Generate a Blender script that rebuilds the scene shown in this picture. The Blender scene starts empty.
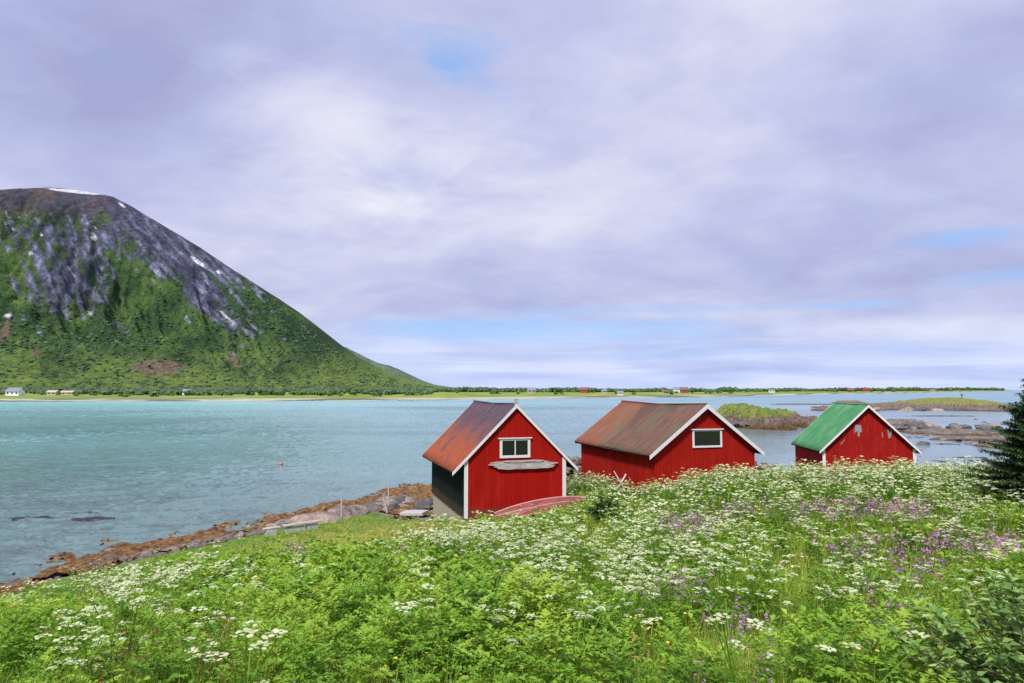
import bpy, math, random
import numpy as np
from mathutils import Vector, Matrix, noise as mn

random.seed(7)
RNG = np.random.default_rng(11)
SC = bpy.context.scene
COL = SC.collection
E = 6.8                      # eye height above the sea
F = 683.0                    # focal length in pixels
PITCH = math.atan(48 / F)
CP, SP = math.cos(PITCH), math.sin(PITCH)

# ------------------------------------------------------------------ camera
cam = bpy.data.cameras.new('camera')
cam.lens = 36 * F / 1024
cam.sensor_width = 36
cam.clip_start = 0.05
cam.clip_end = 60000
co = bpy.data.objects.new('camera', cam)
COL.objects.link(co)
co.location = (0, 0, E)
co.rotation_euler = (math.radians(90) + PITCH, 0, 0)
SC.camera = co

def ray(px, row):
    a = (px - 512) / F
    b = (341.5 - row) / F
    return (a, CP - b * SP, SP + b * CP)

def at_z(px, row, z):
    r = ray(px, row)
    k = (z - E) / r[2]
    return (r[0] * k, r[1] * k, z)

def at_y(px, row, y):
    r = ray(px, row)
    k = y / r[1]
    return (r[0] * k, y, E + r[2] * k)

def px_of(x, y, z):
    z = np.asarray(z) - E
    d = y * CP + z * SP
    u = -y * SP + z * CP
    d = np.maximum(d, 0.05)
    return 512 + F * x / d, 341.5 - F * u / d

# ------------------------------------------------------------------ numeric noise
PERM = np.random.default_rng(3).permutation(512)
PERM = np.concatenate([PERM, PERM])
ANG = np.random.default_rng(4).uniform(0, 2 * np.pi, 512)
GX, GY = np.cos(ANG), np.sin(ANG)

def perlin(x, y):
    x = np.asarray(x, float); y = np.asarray(y, float)
    xi = np.floor(x).astype(int); yi = np.floor(y).astype(int)
    xf = x - xi; yf = y - yi
    u = xf ** 3 * (xf * (xf * 6 - 15) + 10); v = yf ** 3 * (yf * (yf * 6 - 15) + 10)
    def g(i, j, a, b):
        h = PERM[(PERM[i & 511] + j) & 511]
        return GX[h] * a + GY[h] * b
    n00 = g(xi, yi, xf, yf); n10 = g(xi + 1, yi, xf - 1, yf)
    n01 = g(xi, yi + 1, xf, yf - 1); n11 = g(xi + 1, yi + 1, xf - 1, yf - 1)
    return ((n00 * (1 - u) + n10 * u) * (1 - v) + (n01 * (1 - u) + n11 * u) * v) * 1.5

def fbm(x, y, o=4, lac=2.03, gain=.5):
    s = 0; a = 1; t = 0
    for i in range(o):
        s = s + a * perlin(x + 17.3 * i, y - 9.1 * i); t += a
        x = x * lac; y = y * lac; a *= gain
    return s / t

def ridged(x, y, o=4):
    s = 0; a = 1; t = 0
    for i in range(o):
        s = s + a * (1 - np.abs(perlin(x + 31.7 * i, y + 5.9 * i)) * 2); t += a
        x = x * 2.1; y = y * 2.1; a *= .5
    return s / t

def sstep(a, b, x):
    t = np.clip((x - a) / (b - a), 0, 1)
    return t * t * (3 - 2 * t)

def ico(sub=1):
    import bmesh
    b = bmesh.new(); bmesh.ops.create_icosphere(b, subdivisions=sub, radius=1)
    v = np.array([x.co[:] for x in b.verts]); f = np.array([[y.index for y in x.verts] for x in b.faces]); b.free()
    return v, f
IV1, IF1 = ico(1); IV2, IF2 = ico(2); IV3, IF3 = ico(3)

# ------------------------------------------------------------------ object helpers
def tag(o, label=None, cat=None, group=None, kind=None):
    if label: o['label'] = label
    if cat: o['category'] = cat
    if group: o['group'] = group
    if kind: o['kind'] = kind
    return o

def empty(name, loc, rz=0):
    o = bpy.data.objects.new(name, None)
    COL.objects.link(o)
    o.location = loc
    o.rotation_euler = (0, 0, rz)
    o.empty_display_size = .3
    return o

def link_mesh(name, me, parent=None):
    o = bpy.data.objects.new(name, me)
    COL.objects.link(o)
    if parent: o.parent = parent
    return o

def np_mesh(name, verts, faces, mats, fmat=None, smooth=False, attrs=None, parent=None):
    """faces: (n,k) array with k 3 or 4"""
    me = bpy.data.meshes.new(name)
    verts = np.asarray(verts, np.float32); faces = np.asarray(faces, np.int32)
    me.vertices.add(len(verts)); me.vertices.foreach_set('co', verts.ravel())
    k = faces.shape[1]
    me.loops.add(faces.size); me.loops.foreach_set('vertex_index', faces.ravel())
    me.polygons.add(len(faces))
    me.polygons.foreach_set('loop_start', np.arange(0, faces.size, k, dtype=np.int32))
    me.polygons.foreach_set('loop_total', np.full(len(faces), k, np.int32))
    if not isinstance(mats, (list, tuple)): mats = [mats]
    for m in mats: me.materials.append(m)
    if fmat is not None: me.polygons.foreach_set('material_index', np.asarray(fmat, np.int32))
    me.polygons.foreach_set('use_smooth', np.full(len(faces), bool(smooth)))
    me.update(calc_edges=True)
    for an, av in (attrs or {}).items():
        av = np.asarray(av, np.float32)
        if av.ndim == 1:
            a = me.attributes.new(an, 'FLOAT', 'POINT'); a.data.foreach_set('value', av)
        else:
            a = me.attributes.new(an, 'FLOAT_COLOR', 'POINT')
            if av.shape[1] == 3: av = np.concatenate([av, np.ones((len(av), 1), np.float32)], 1)
            a.data.foreach_set('color', av.ravel())
    return link_mesh(name, me, parent)

class MB:
    """collects simple shapes for ONE mesh object"""
    def __init__(s): s.v = []; s.f = []
    def add(s, vs, fs):
        n = len(s.v); s.v += [tuple(v) for v in vs]; s.f += [tuple(i + n for i in f) for f in fs]
    def box(s, x0, y0, z0, x1, y1, z1, M=None):
        vs = [Vector(p) for p in ((x0,y0,z0),(x1,y0,z0),(x1,y1,z0),(x0,y1,z0),(x0,y0,z1),(x1,y0,z1),(x1,y1,z1),(x0,y1,z1))]
        if M: vs = [M @ v for v in vs]
        s.add(vs, [(0,3,2,1),(4,5,6,7),(0,1,5,4),(1,2,6,5),(2,3,7,6),(3,0,4,7)])
    def prism(s, poly, d0, d1, axis='y'):
        """poly in (x,z), extruded along y"""
        n = len(poly)
        a = [(p[0], d0, p[1]) for p in poly]; b = [(p[0], d1, p[1]) for p in poly]
        if axis == 'x':
            a = [(d0, p[0], p[1]) for p in poly]; b = [(d1, p[0], p[1]) for p in poly]
        s.add(a + b, [tuple(range(n)), tuple(range(2 * n - 1, n - 1, -1))] + [(i, i + n, (i + 1) % n + n, (i + 1) % n) for i in range(n)])
    def bar(s, p, q, w, h, roll=0):
        p = Vector(p); q = Vector(q); d = q - p; L = d.length
        R = d.to_track_quat('Y', 'Z').to_matrix().to_4x4()
        s.box(-w / 2, 0, -h / 2, w / 2, L, h / 2, Matrix.Translation(p) @ R @ Matrix.Rotation(roll, 4, 'Y'))
    def tube(s, pts, rad, n=7):
        pts = [Vector(p) for p in pts]; base = len(s.v); vs = []
        for i, p in enumerate(pts):
            d = (pts[min(i + 1, len(pts) - 1)] - pts[max(i - 1, 0)]).normalized()
            u = d.orthogonal().normalized(); w = d.cross(u)
            r = rad[i] if isinstance(rad, (list, tuple)) else rad
            for k in range(n):
                a = 2 * math.pi * k / n
                vs.append(p + (u * math.cos(a) + w * math.sin(a)) * r)
        fs = []
        for i in range(len(pts) - 1):
            for k in range(n):
                fs.append((i*n+k, i*n+(k+1)%n, (i+1)*n+(k+1)%n, (i+1)*n+k))
        fs.append(tuple(range(n - 1, -1, -1))); fs.append(tuple((len(pts)-1)*n + k for k in range(n)))
        s.add(vs, fs)
    def mesh(s, name, mat, smooth=False, bevel=0):
        me = bpy.data.meshes.new(name)
        me.from_pydata(s.v, [], s.f)
        me.materials.append(mat)
        if smooth: me.polygons.foreach_set('use_smooth', [True] * len(me.polygons))
        me.update()
        return me
    def build(s, name, mat, parent=None, smooth=False, bevel=0):
        o = link_mesh(name, s.mesh(name, mat, smooth), parent)
        if bevel:
            m = o.modifiers.new('bevel', 'BEVEL'); m.width = bevel; m.segments = 1; m.limit_method = 'ANGLE'
        return o

def copy_tree(o, parent=None):
    c = o.copy(); COL.objects.link(c)
    if parent: c.parent = parent
    for ch in list(o.children): copy_tree(ch, c)
    return c

# ------------------------------------------------------------------ material helpers
class NT:
    def __init__(s, name):
        s.m = bpy.data.materials.new(name); s.m.use_nodes = True
        s.t = s.m.node_tree; s.t.nodes.clear()
        s.out = s.t.nodes.new('ShaderNodeOutputMaterial')
    def n(s, typ, **kw):
        nd = s.t.nodes.new(typ)
        for k, v in kw.items():
            if k.startswith('i_'): 
                key = k[2:]
                key = int(key) if key.isdigit() else key.replace('_', ' ')
                nd.inputs[key].default_value = v
            else: setattr(nd, k, v)
        return nd
    def l(s, a, b): s.t.links.new(a, b)
    def noise(s, vec=None, scale=5, detail=4, rough=.55, dist=0):
        nd = s.n('ShaderNodeTexNoise'); nd.inputs['Scale'].default_value = scale
        nd.inputs['Detail'].default_value = detail; nd.inputs['Roughness'].default_value = rough
        nd.inputs['Distortion'].default_value = dist
        if vec is not None: s.l(vec, nd.inputs['Vector'])
        return nd.outputs['Fac']
    def mapping(s, vec, scale=(1,1,1), rot=(0,0,0), loc=(0,0,0)):
        nd = s.n('ShaderNodeMapping'); nd.inputs['Scale'].default_value = scale
        nd.inputs['Rotation'].default_value = rot; nd.inputs['Location'].default_value = loc
        s.l(vec, nd.inputs['Vector']); return nd.outputs[0]
    def ramp(s, fac, stops):
        nd = s.n('ShaderNodeValToRGB'); cr = nd.color_ramp
        while len(cr.elements) < len(stops): cr.elements.new(.5)
        for e, (p, c) in zip(cr.elements, stops):
            e.position = p; e.color = (c, c, c, 1) if not isinstance(c, (tuple, list)) else (*c[:3], 1)
        s.l(fac, nd.inputs[0]); return nd.outputs[0]
    def mix(s, fac, a, b, mode='MIX'):
        nd = s.n('ShaderNodeMix', data_type='RGBA', blend_type=mode)
        for i, x in ((0, fac), (6, a), (7, b)):
            if isinstance(x, (int, float)): nd.inputs[i].default_value = x
            elif isinstance(x, tuple): nd.inputs[i].default_value = (*x[:3], 1)
            else: s.l(x, nd.inputs[i])
        return nd.outputs[2]
    def math(s, op, a, b=None, c=None, clamp=False):
        nd = s.n('ShaderNodeMath', operation=op); nd.use_clamp = clamp
        for i, x in enumerate((a, b, c)):
            if x is None: continue
            if isinstance(x, (int, float)): nd.inputs[i].default_value = x
            else: s.l(x, nd.inputs[i])
        return nd.outputs[0]
    def bump(s, h, strength=.5, dist=.02, normal=None):
        nd = s.n('ShaderNodeBump'); nd.inputs['Strength'].default_value = strength; nd.inputs['Distance'].default_value = dist
        s.l(h, nd.inputs['Height'])
        if normal is not None: s.l(normal, nd.inputs['Normal'])
        return nd.outputs[0]
    def coord(s, which='Object'):
        return s.n('ShaderNodeTexCoord').outputs[which]
    def pos(s): return s.n('ShaderNodeNewGeometry').outputs['Position']
    def attr(s, name, out='Fac'):
        nd = s.n('ShaderNodeAttribute', attribute_name=name); return nd.outputs[out]
    def principled(s, color, rough=.7, normal=None, spec=.5, **kw):
        p = s.n('ShaderNodeBsdfPrincipled')
        if isinstance(color, tuple): p.inputs['Base Color'].default_value = (*color[:3], 1)
        else: s.l(color, p.inputs['Base Color'])
        if isinstance(rough, (int, float)): p.inputs['Roughness'].default_value = rough
        else: s.l(rough, p.inputs['Roughness'])
        p.inputs['Specular IOR Level'].default_value = spec
        if normal is not None: s.l(normal, p.inputs['Normal'])
        s.l(p.outputs[0], s.out.inputs[0])
        return p

def board_paint(name, col, var=.25, wear=.0, wearcol=(.35, .33, .31), rough=.6):
    m = NT(name); o = m.coord()
    v = m.noise(m.mapping(o, (9, 9, .35)), 1, 3)          # board to board
    fine = m.noise(m.mapping(o, (60, 60, 2.5)), 1, 5)     # grain
    big = m.noise(o, .9, 3)
    c = m.mix(m.ramp(v, [(.3, 0.0), (.7, 1.0)]), tuple(x * (1 - var) for x in col), tuple(min(x * (1 + var), 1) for x in col))
    c = m.mix(m.math('MULTIPLY', m.ramp(big, [(.35, 0.), (.75, 1.)]), .35), c, tuple(x * .55 for x in col))
    bl = m.noise(m.mapping(o, (2.2, 2.2, .45)), 1, 6, .7)
    c = m.mix(m.ramp(bl, [(.50, 0.), (.72, .40)]), c, tuple(min(1, x * 1.25 + (.014 if col[0] > .1 else .003)) for x in col))
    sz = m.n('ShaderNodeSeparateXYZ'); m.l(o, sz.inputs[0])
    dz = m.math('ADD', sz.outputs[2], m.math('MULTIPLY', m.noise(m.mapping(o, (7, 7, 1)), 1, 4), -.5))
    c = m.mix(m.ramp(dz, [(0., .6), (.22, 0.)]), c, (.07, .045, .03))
    if wear:
        w = m.noise(m.mapping(o, (22, 22, 1.3)), 1, 6, .7)
        c = m.mix(m.ramp(w, [(.66 - wear * .12, 0.), (.74 - wear * .1, .75)]), c, wearcol)
    m.principled(c, .85, m.bump(fine, .35, .006), spec=.08)
    return m.m

def plain(name, col, rough=.7, var=.2, scale=6, bump=.3, bd=.01, spec=.4, metallic=0):
    m = NT(name); o = m.coord()
    n = m.noise(o, scale, 5)
    c = m.mix(n, tuple(x * (1 - var) for x in col), tuple(min(1, x * (1 + var)) for x in col))
    p = m.principled(c, rough, m.bump(m.noise(o, scale * 4, 5), bump, bd), spec=spec)
    p.inputs['Metallic'].default_value = metallic
    return m.m

def driftwood(name='weathered_wood', k=1.0):
    m = NT(name); o = m.coord()
    n = m.noise(m.mapping(o, (1.2, 14, 14)), 2, 6, .65)
    c = m.ramp(n, [(.25, (.13*k, .12*k, .11*k)), (.5, (.33*k, .31*k, .29*k)), (.75, (.55*k, .53*k, .50*k))])
    m.principled(c, .85, m.bump(n, .7, .02), spec=.2)
    return m.m

def leafmat(name, ramp, translucent=.35, attr='tint', rough=.55, spec=.35):
    m = NT(name)
    c = m.ramp(m.attr(attr), ramp)
    n = m.noise(m.pos(), 9, 3)
    c = m.mix(m.math('MULTIPLY', n, .35), c, m.mix(1., c, (1.0, .97, .6), 'MULTIPLY'))
    p = m.n('ShaderNodeBsdfPrincipled'); m.l(c, p.inputs['Base Color'])
    p.inputs['Roughness'].default_value = rough; p.inputs['Specular IOR Level'].default_value = spec
    if translucent:
        t = m.n('ShaderNodeBsdfTranslucent'); m.l(m.mix(1., c, (1.25, 1.15, .55), 'MULTIPLY'), t.inputs['Color'])
        x = m.n('ShaderNodeMixShader'); x.inputs[0].default_value = translucent
        m.l(p.outputs[0], x.inputs[1]); m.l(t.outputs[0], x.inputs[2]); m.l(x.outputs[0], m.out.inputs[0])
    else: m.l(p.outputs[0], m.out.inputs[0])
    return m.m

# ------------------------------------------------------------------ sun and sky
SUN_EL, SUN_AZ = math.radians(51), math.radians(203)     # azimuth clockwise from +Y : behind the camera, to the left
sd = Vector((math.sin(SUN_AZ) * math.cos(SUN_EL), math.cos(SUN_AZ) * math.cos(SUN_EL), math.sin(SUN_EL)))
sun = bpy.data.lights.new('sun', 'SUN'); sun.energy = 3.5; sun.angle = math.radians(8); sun.color = (1, .95, .87)
so = bpy.data.objects.new('sun', sun); COL.objects.link(so)
so.rotation_euler = (-sd).to_track_quat('-Z', 'Y').to_euler()

w = bpy.data.worlds.new('World'); SC.world = w; w.use_nodes = True
class WT(NT):
    def __init__(s, tree):
        s.t = tree; tree.nodes.clear(); s.out = tree.nodes.new('ShaderNodeOutputWorld')
W = WT(w.node_tree)
sky = W.n('ShaderNodeTexSky'); sky.sky_type = 'NISHITA'; sky.sun_disc = False
sky.sun_elevation = SUN_EL; sky.sun_rotation = SUN_AZ; sky.air_density = 1.0; sky.dust_density = .6; sky.ozone_density = 2.0
skyc = W.mix(1., sky.outputs[0], (.105, .105, .105), 'MULTIPLY')
g = W.coord('Generated')
sep = W.n('ShaderNodeSeparateXYZ'); W.l(g, sep.inputs[0])
X, Y, Z = sep.outputs
zz = W.math('MAXIMUM', W.math('ADD', Z, .26), .05)
cx = W.math('DIVIDE', X, zz); cy = W.math('DIVIDE', Y, zz)
cmb = W.n('ShaderNodeCombineXYZ'); W.l(cx, cmb.inputs[0]); W.l(cy, cmb.inputs[1])
P = cmb.outputs[0]
n1 = W.noise(W.mapping(P, (1.15, 1.5, 1), loc=(3.1, 1.7, 0)), 1.0, 10, .52, .25)
n2 = W.noise(W.mapping(P, (3.4, 4.0, 1), (0, 0, .5), (7.7, 2.2, 0)), 1.0, 9, .60, .2)
n3 = W.noise(W.mapping(P, (.5, .65, 1), loc=(1.3, 8.4, 0)), 1.0, 4, .5, .2)
nd_soft = W.noise(W.mapping(g, (6, 6, 15)), 1.0, 9, .62, .5)

def sky_blob(px, row, sx, sz, warp=.5):
    d = Vector(ray(px, row)).normalized()
    sub = W.n('ShaderNodeVectorMath', operation='SUBTRACT'); W.l(g, sub.inputs[0]); sub.inputs[1].default_value = d
    mul = W.n('ShaderNodeVectorMath', operation='MULTIPLY'); W.l(sub.outputs[0], mul.inputs[0]); mul.inputs[1].default_value = (1/sx, 1/sx, 1/sz)
    ln = W.n('ShaderNodeVectorMath', operation='LENGTH'); W.l(mul.outputs[0], ln.inputs[0])
    r = W.math('ADD', ln.outputs['Value'], W.math('MULTIPLY', W.math('SUBTRACT', nd_soft, .5), warp * 5))
    nd = W.n('ShaderNodeMapRange', interpolation_type='SMOOTHSTEP'); W.l(r, nd.inputs[0])
    nd.inputs[1].default_value = 1.0; nd.inputs[2].default_value = 0.0; nd.inputs[3].default_value = 0; nd.inputs[4].default_value = 1
    return nd.outputs[0]

def addn(*xs):
    r = xs[0]
    for x in xs[1:]: r = W.math('ADD', r, x)
    return r
mul = lambda a, b: W.math('MULTIPLY', a, b)
# brightness of the cloud sheet
shade = addn(mul(n1, 1.35), mul(n2, .55), mul(n3, .5), -.70)
shade = addn(shade, mul(sky_blob(350, 125, .32, .15, .25), .30), mul(sky_blob(120, 40, .55, .20), -.15), mul(sky_blob(60, 110, .30, .10), -.04),
             mul(sky_blob(640, 60, .28, .12), .10), mul(sky_blob(315, 115, .18, .10, .3), .27), mul(sky_blob(470, 130, .14, .10, .3), .12), mul(sky_blob(800, 240, .5, .07), -.03), mul(sky_blob(560, 290, .6, .05), .07), mul(sky_blob(520, 200, .30, .08), .10),
             mul(sky_blob(230, 200, .35, .10), .13), mul(sky_blob(900, 100, .35, .14), -.07), mul(sky_blob(600, 357, .09, .012, .2), .22), mul(sky_blob(930, 325, .16, .018, .3), .16))
cloud = W.ramp(shade, [(.10, (.335, .36, .585)), (.36, (.42, .45, .685)), (.56, (.51, .535, .745)), (.76, (.63, .645, .795)), (1.0, (.79, .79, .86))])
# holes of blue
holes = addn(mul(mul(sky_blob(448, 66, .11, .055, .9), W.ramp(nd_soft, [(.36, .2), (.56, 1.)])), 1.1), mul(sky_blob(540, 332, .40, .030, .20), 1.3), mul(sky_blob(375, 345, .12, .020, .25), .4),
             mul(sky_blob(965, 238, .10, .022, .4), .8), mul(sky_blob(1010, 275, .09, .018, .4), .6), mul(sky_blob(850, 305, .10, .008, .3), .6), mul(sky_blob(110, 60, .05, .02, .4), .15),
             mul(sky_blob(640, 310, .35, .01, .3), .5), mul(sky_blob(760, 352, .5, .014, .3), .45))
thin = W.ramp(n2, [(.50, 0.), (.80, .30)])
holes = W.math('MINIMUM', addn(holes, mul(thin, .5)), .88)
blue = W.mix(.75, skyc, (.30, .50, .92))
col = W.mix(holes, cloud, blue)
# the band above the horizon is paler blue
hz = W.n('ShaderNodeMapRange', interpolation_type='SMOOTHSTEP'); W.l(Z, hz.inputs[0])
hz.inputs[1].default_value = .12; hz.inputs[2].default_value = .01; hz.inputs[3].default_value = 0; hz.inputs[4].default_value = .85
nd_str = W.noise(W.mapping(g, (3.2, 3.2, 48)), 1.0, 7, .6, .4)
col = W.mix(mul(hz.outputs[0], W.ramp(nd_str, [(.30, .25), (.62, 1.)])), col, W.mix(W.ramp(nd_str, [(.4, 0.), (.62, 1.)]), (.46, .61, .98), (.66, .73, .95)))
bg = W.n('ShaderNodeBackground'); W.l(col, bg.inputs[0]); bg.inputs[1].default_value = 0.70
W.l(bg.outputs[0], W.out.inputs[0])

SC.view_settings.view_transform = 'Standard'
SC.view_settings.look = 'None'
SC.view_settings.gamma = 1
SC.view_settings.exposure = 0.7

# ------------------------------------------------------------------ near terrain
CTRL = [(0,-8,-1.2),(-12,-8,-1.8),(14,-8,-1.2),(0,0,-1.75),(-6,0,-2.25),(8,0,-1.8),(0,4,-2.35),(-4,4.5,-2.6),(4,5,-2.38),(10,6,-2.3),
 (0,10,-3.15),(-7,10,-3.75),(7,10,-2.85),(14,12,-2.6),(0,18,-4.3),(-6,18,-4.85),(-12,17,-5.7),(7,18,-3.5),(14,18,-3.2),(24,18,-3.0),
 (0,24,-5.0),(-5,25,-5.4),(6.8,24,-3.8),(12,24,-3.5),(18,24,-3.5),(11,26.3,-3.85),(26,24,-3.8),
 (-1.95,28.0,-5.42),(-3.4,31.5,-6.0),(-4.5,35.4,-6.5),(2.5,29.2,-4.85),(0.2,28.3,-5.2),(3.6,33,-5.05),(3.6,36.5,-5.35),(6,29,-4.95),(11.2,30.3,-4.85),
 (15,31,-4.9),(19,35,-5.4),(26,34,-5.0),(34,30,-4.6),(12,38,-5.8),(18,41,-5.9),(23,40,-5.8),(20,46,-6.5),(8,38,-5.7),
 (-17.8,23.7,-6.8),(-17.2,26.2,-6.85),(-16.8,30.2,-6.85),(-15.4,31.4,-6.85),(-13.6,32.6,-6.85),(-12.4,35.8,-6.85),(-11.8,39.4,-6.85),(-8.9,43,-6.85),(-7.5,47.6,-6.85),(-5.2,49,-6.85),
 (0,47,-6.8),(6,48,-6.8),(14,47,-6.8),(20,50,-6.8),(28,50,-6.8),(40,47,-6.8),
 (-16.6,21.6,-6.35),(-14.5,24,-6.25),(-11.2,28,-6.15),(-9.6,30.8,-6.1),(-6.9,34.8,-6.25),(-5.4,41,-6.5),
 (-24,24,-7.8),(-20,34,-8),(-14,44,-8),(-9,56,-8),(6,58,-8),(22,60,-8),(40,58,-8),(-24,17.5,-6.8),(-34,8,-7.6),(-24,8,-5.4),(-22,0,-4),(44,20,-3.4),(44,0,-1.7),(48,36,-5.8),(-30,40,-8.5),(55,60,-8.3),(55,45,-7)]
CT = np.array(CTRL, float); CT[:, 2] += E
def _k(r2): return .5 * r2 * np.log(r2 + 1e-9)
def _fit():
    n = len(CT); A = np.zeros((n + 3, n + 3)); P_ = CT[:, :2] / 20
    r2 = ((P_[:, None] - P_[None]) ** 2).sum(-1)
    A[:n, :n] = _k(r2) + np.eye(n) * 2e-4
    A[:n, n] = 1; A[:n, n+1:] = P_; A[n, :n] = 1; A[n+1:, :n] = P_.T
    b = np.zeros(n + 3); b[:n] = CT[:, 2]
    return np.linalg.solve(A, b)
WTS = _fit()
def gz0(x, y):
    x = np.asarray(x, float); y = np.asarray(y, float); sh = x.shape
    q = np.stack([x.ravel(), y.ravel()], -1) / 20; out = np.zeros(len(q)); n = len(CT)
    for i in range(0, len(q), 20000):
        s_ = q[i:i+20000]; r2 = ((s_[:, None] - (CT[:, :2] / 20)[None]) ** 2).sum(-1)
        out[i:i+20000] = _k(r2) @ WTS[:n] + WTS[n] + s_ @ WTS[n+1:]
    return out.reshape(sh)
def gz(x, y):
    z = gz0(x, y)
    z = z + fbm(np.asarray(x) * .35, np.asarray(y) * .35, 4) * .10 * np.clip(np.asarray(z), .3, 1.5)
    return np.maximum(z, -2.5)

def grid_mesh(name, xs, ys, zf, mats, smooth=True, attrs=None, keep=None):
    XX, YY = np.meshgrid(xs, ys); ZZ = zf(XX, YY)
    v = np.stack([XX.ravel(), YY.ravel(), ZZ.ravel()], -1)
    nx, ny = len(xs), len(ys)
    i = np.arange(nx - 1)[None] + np.arange(ny - 1)[:, None] * nx
    f = np.stack([i, i + 1, i + nx + 1, i + nx], -1).reshape(-1, 4)
    if keep is not None:
        k = keep(v); f = f[k[f].all(1)]
        used = np.unique(f); re = -np.ones(len(v), int); re[used] = np.arange(len(used)); v = v[used]; f = re[f]
    return np_mesh(name, v, f, mats, smooth=smooth, attrs=attrs(v) if attrs else None)

# meadow soil and turf material
m = NT('meadow_turf'); p_ = m.pos()
a = m.noise(p_, 1.3, 6, .6); b = m.noise(p_, 14, 6, .7)
c = m.ramp(a, [(.3, (.05, .11, .014)), (.5, (.10, .20, .024)), (.72, (.17, .28, .035))])
c = m.mix(m.math('MULTIPLY', m.ramp(b, [(.45, 0.), (.7, 1.)]), .6), c, (.045, .035, .018))
sx = m.n('ShaderNodeSeparateXYZ'); m.l(p_, sx.inputs[0])
shore = m.math('ADD', sx.outputs[2], m.math('MULTIPLY', m.math('SUBTRACT', m.noise(p_, 1.8, 5), .5), .55))
c = m.mix(m.ramp(m.math('MULTIPLY', shore, 1.0), [(.42, 1.), (.56, 0.)]), c, m.ramp(b, [(.3, (.13, .10, .08)), (.6, (.27, .23, .20)), (.8, (.38, .34, .31))]))
c = m.mix(m.ramp(shore, [(.10, 1.), (.30, 0.)]), c, m.ramp(b, [(.35, (.03, .018, .008)), (.6, (.13, .065, .018))]))
m.principled(c, .9, m.bump(b, .8, .06), spec=.2)
turf = m.m
mg = grid_mesh('meadow_ground', np.arange(-46, 62, .4), np.arange(-14, 74, .4), gz, turf)
tag(mg, kind='structure')

# ------------------------------------------------------------------ water
m = NT('sea_water'); p_ = m.pos()
sx = m.n('ShaderNodeSeparateXYZ'); m.l(p_, sx.inputs[0])
X_, Y_ = sx.outputs[0], sx.outputs[1]
# turquoise over sand, greener to the left; paler bars far out
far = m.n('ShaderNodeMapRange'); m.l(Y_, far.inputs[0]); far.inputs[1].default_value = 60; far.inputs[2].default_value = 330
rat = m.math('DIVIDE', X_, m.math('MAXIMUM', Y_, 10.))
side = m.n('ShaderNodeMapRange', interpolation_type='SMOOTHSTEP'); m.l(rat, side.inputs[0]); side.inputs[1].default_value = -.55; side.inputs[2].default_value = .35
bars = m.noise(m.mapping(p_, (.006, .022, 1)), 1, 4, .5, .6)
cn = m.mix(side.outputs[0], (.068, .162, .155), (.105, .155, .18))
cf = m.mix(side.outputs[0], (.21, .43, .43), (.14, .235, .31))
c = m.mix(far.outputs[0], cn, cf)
c = m.mix(m.ramp(bars, [(.42, 0.), (.62, .5)]), c, (.18, .38, .38))
c = m.mix(m.ramp(bars, [(.28, .45), (.40, 0.)]), c, (.018, .07, .10))
wn = m.mapping(p_, (.85, 1.0, 1.0), (0, 0, .3))
h1 = m.noise(wn, .95, 3, .6, .5); h2 = m.noise(wn, 3.4, 3, .6, .4); h0 = m.noise(m.mapping(p_, (.8, 1.1, 1.0), (0, 0, .15)), .22, 3, .55, .3); h3 = m.noise(m.mapping(p_, (.5, 1.6, 1), (0, 0, .12)), .05, 5, .6)
hsum = m.math('ADD', m.math('MULTIPLY', h1, .12), m.math('MULTIPLY', h2, .10))
# ripples are weaker in the lee of the skerries, on the right
calm = m.n('ShaderNodeMapRange', interpolation_type='SMOOTHSTEP'); m.l(rat, calm.inputs[0]); calm.inputs[1].default_value = .05; calm.inputs[2].default_value = .36
calm.inputs[3].default_value = 1; calm.inputs[4].default_value = .3
gust = m.ramp(h3, [(.38, .45), (.62, 1.)])
amp = m.math('MULTIPLY', calm.outputs[0], gust)
nb = m.n('ShaderNodeBump'); nb.inputs['Distance'].default_value = 1.3; m.l(hsum, nb.inputs['Height']); m.l(amp, nb.inputs['Strength'])
nearc = m.n('ShaderNodeMapRange', interpolation_type='SMOOTHSTEP'); m.l(Y_, nearc.inputs[0]); nearc.inputs[1].default_value = 85; nearc.inputs[2].default_value = 26
c = m.mix(m.math('MULTIPLY', nearc.outputs[0], .75), c, (.115, .165, .172))  # greyer base towards the shore stands in for reflected sky
rgh = m.n('ShaderNodeMapRange'); m.l(Y_, rgh.inputs[0]); rgh.inputs[1].default_value = 50; rgh.inputs[2].default_value = 350; rgh.inputs[3].default_value = .06; rgh.inputs[4].default_value = .30
c = m.mix(m.math('MULTIPLY', nearc.outputs[0], m.ramp(m.noise(m.mapping(p_, (.25, .35, 1)), 1, 5, .65), [(.50, 0.), (.64, .38)])), c, (.045, .035, .05))
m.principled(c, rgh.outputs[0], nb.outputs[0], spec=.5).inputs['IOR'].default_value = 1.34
water_mat = m.m
def polar_sheet(name, rads, angs, z, mat):
    R_, A_ = np.meshgrid(rads, angs)
    v = np.stack([R_.ravel() * np.sin(A_.ravel()), R_.ravel() * np.cos(A_.ravel()), np.full(R_.size, z)], -1)
    nx, ny = len(rads), len(angs)
    i = np.arange(nx - 1)[None] + np.arange(ny - 1)[:, None] * nx
    f = np.stack([i, i + nx, i + nx + 1, i + 1], -1).reshape(-1, 4)
    return np_mesh(name, v, f, mat, smooth=True)
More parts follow.
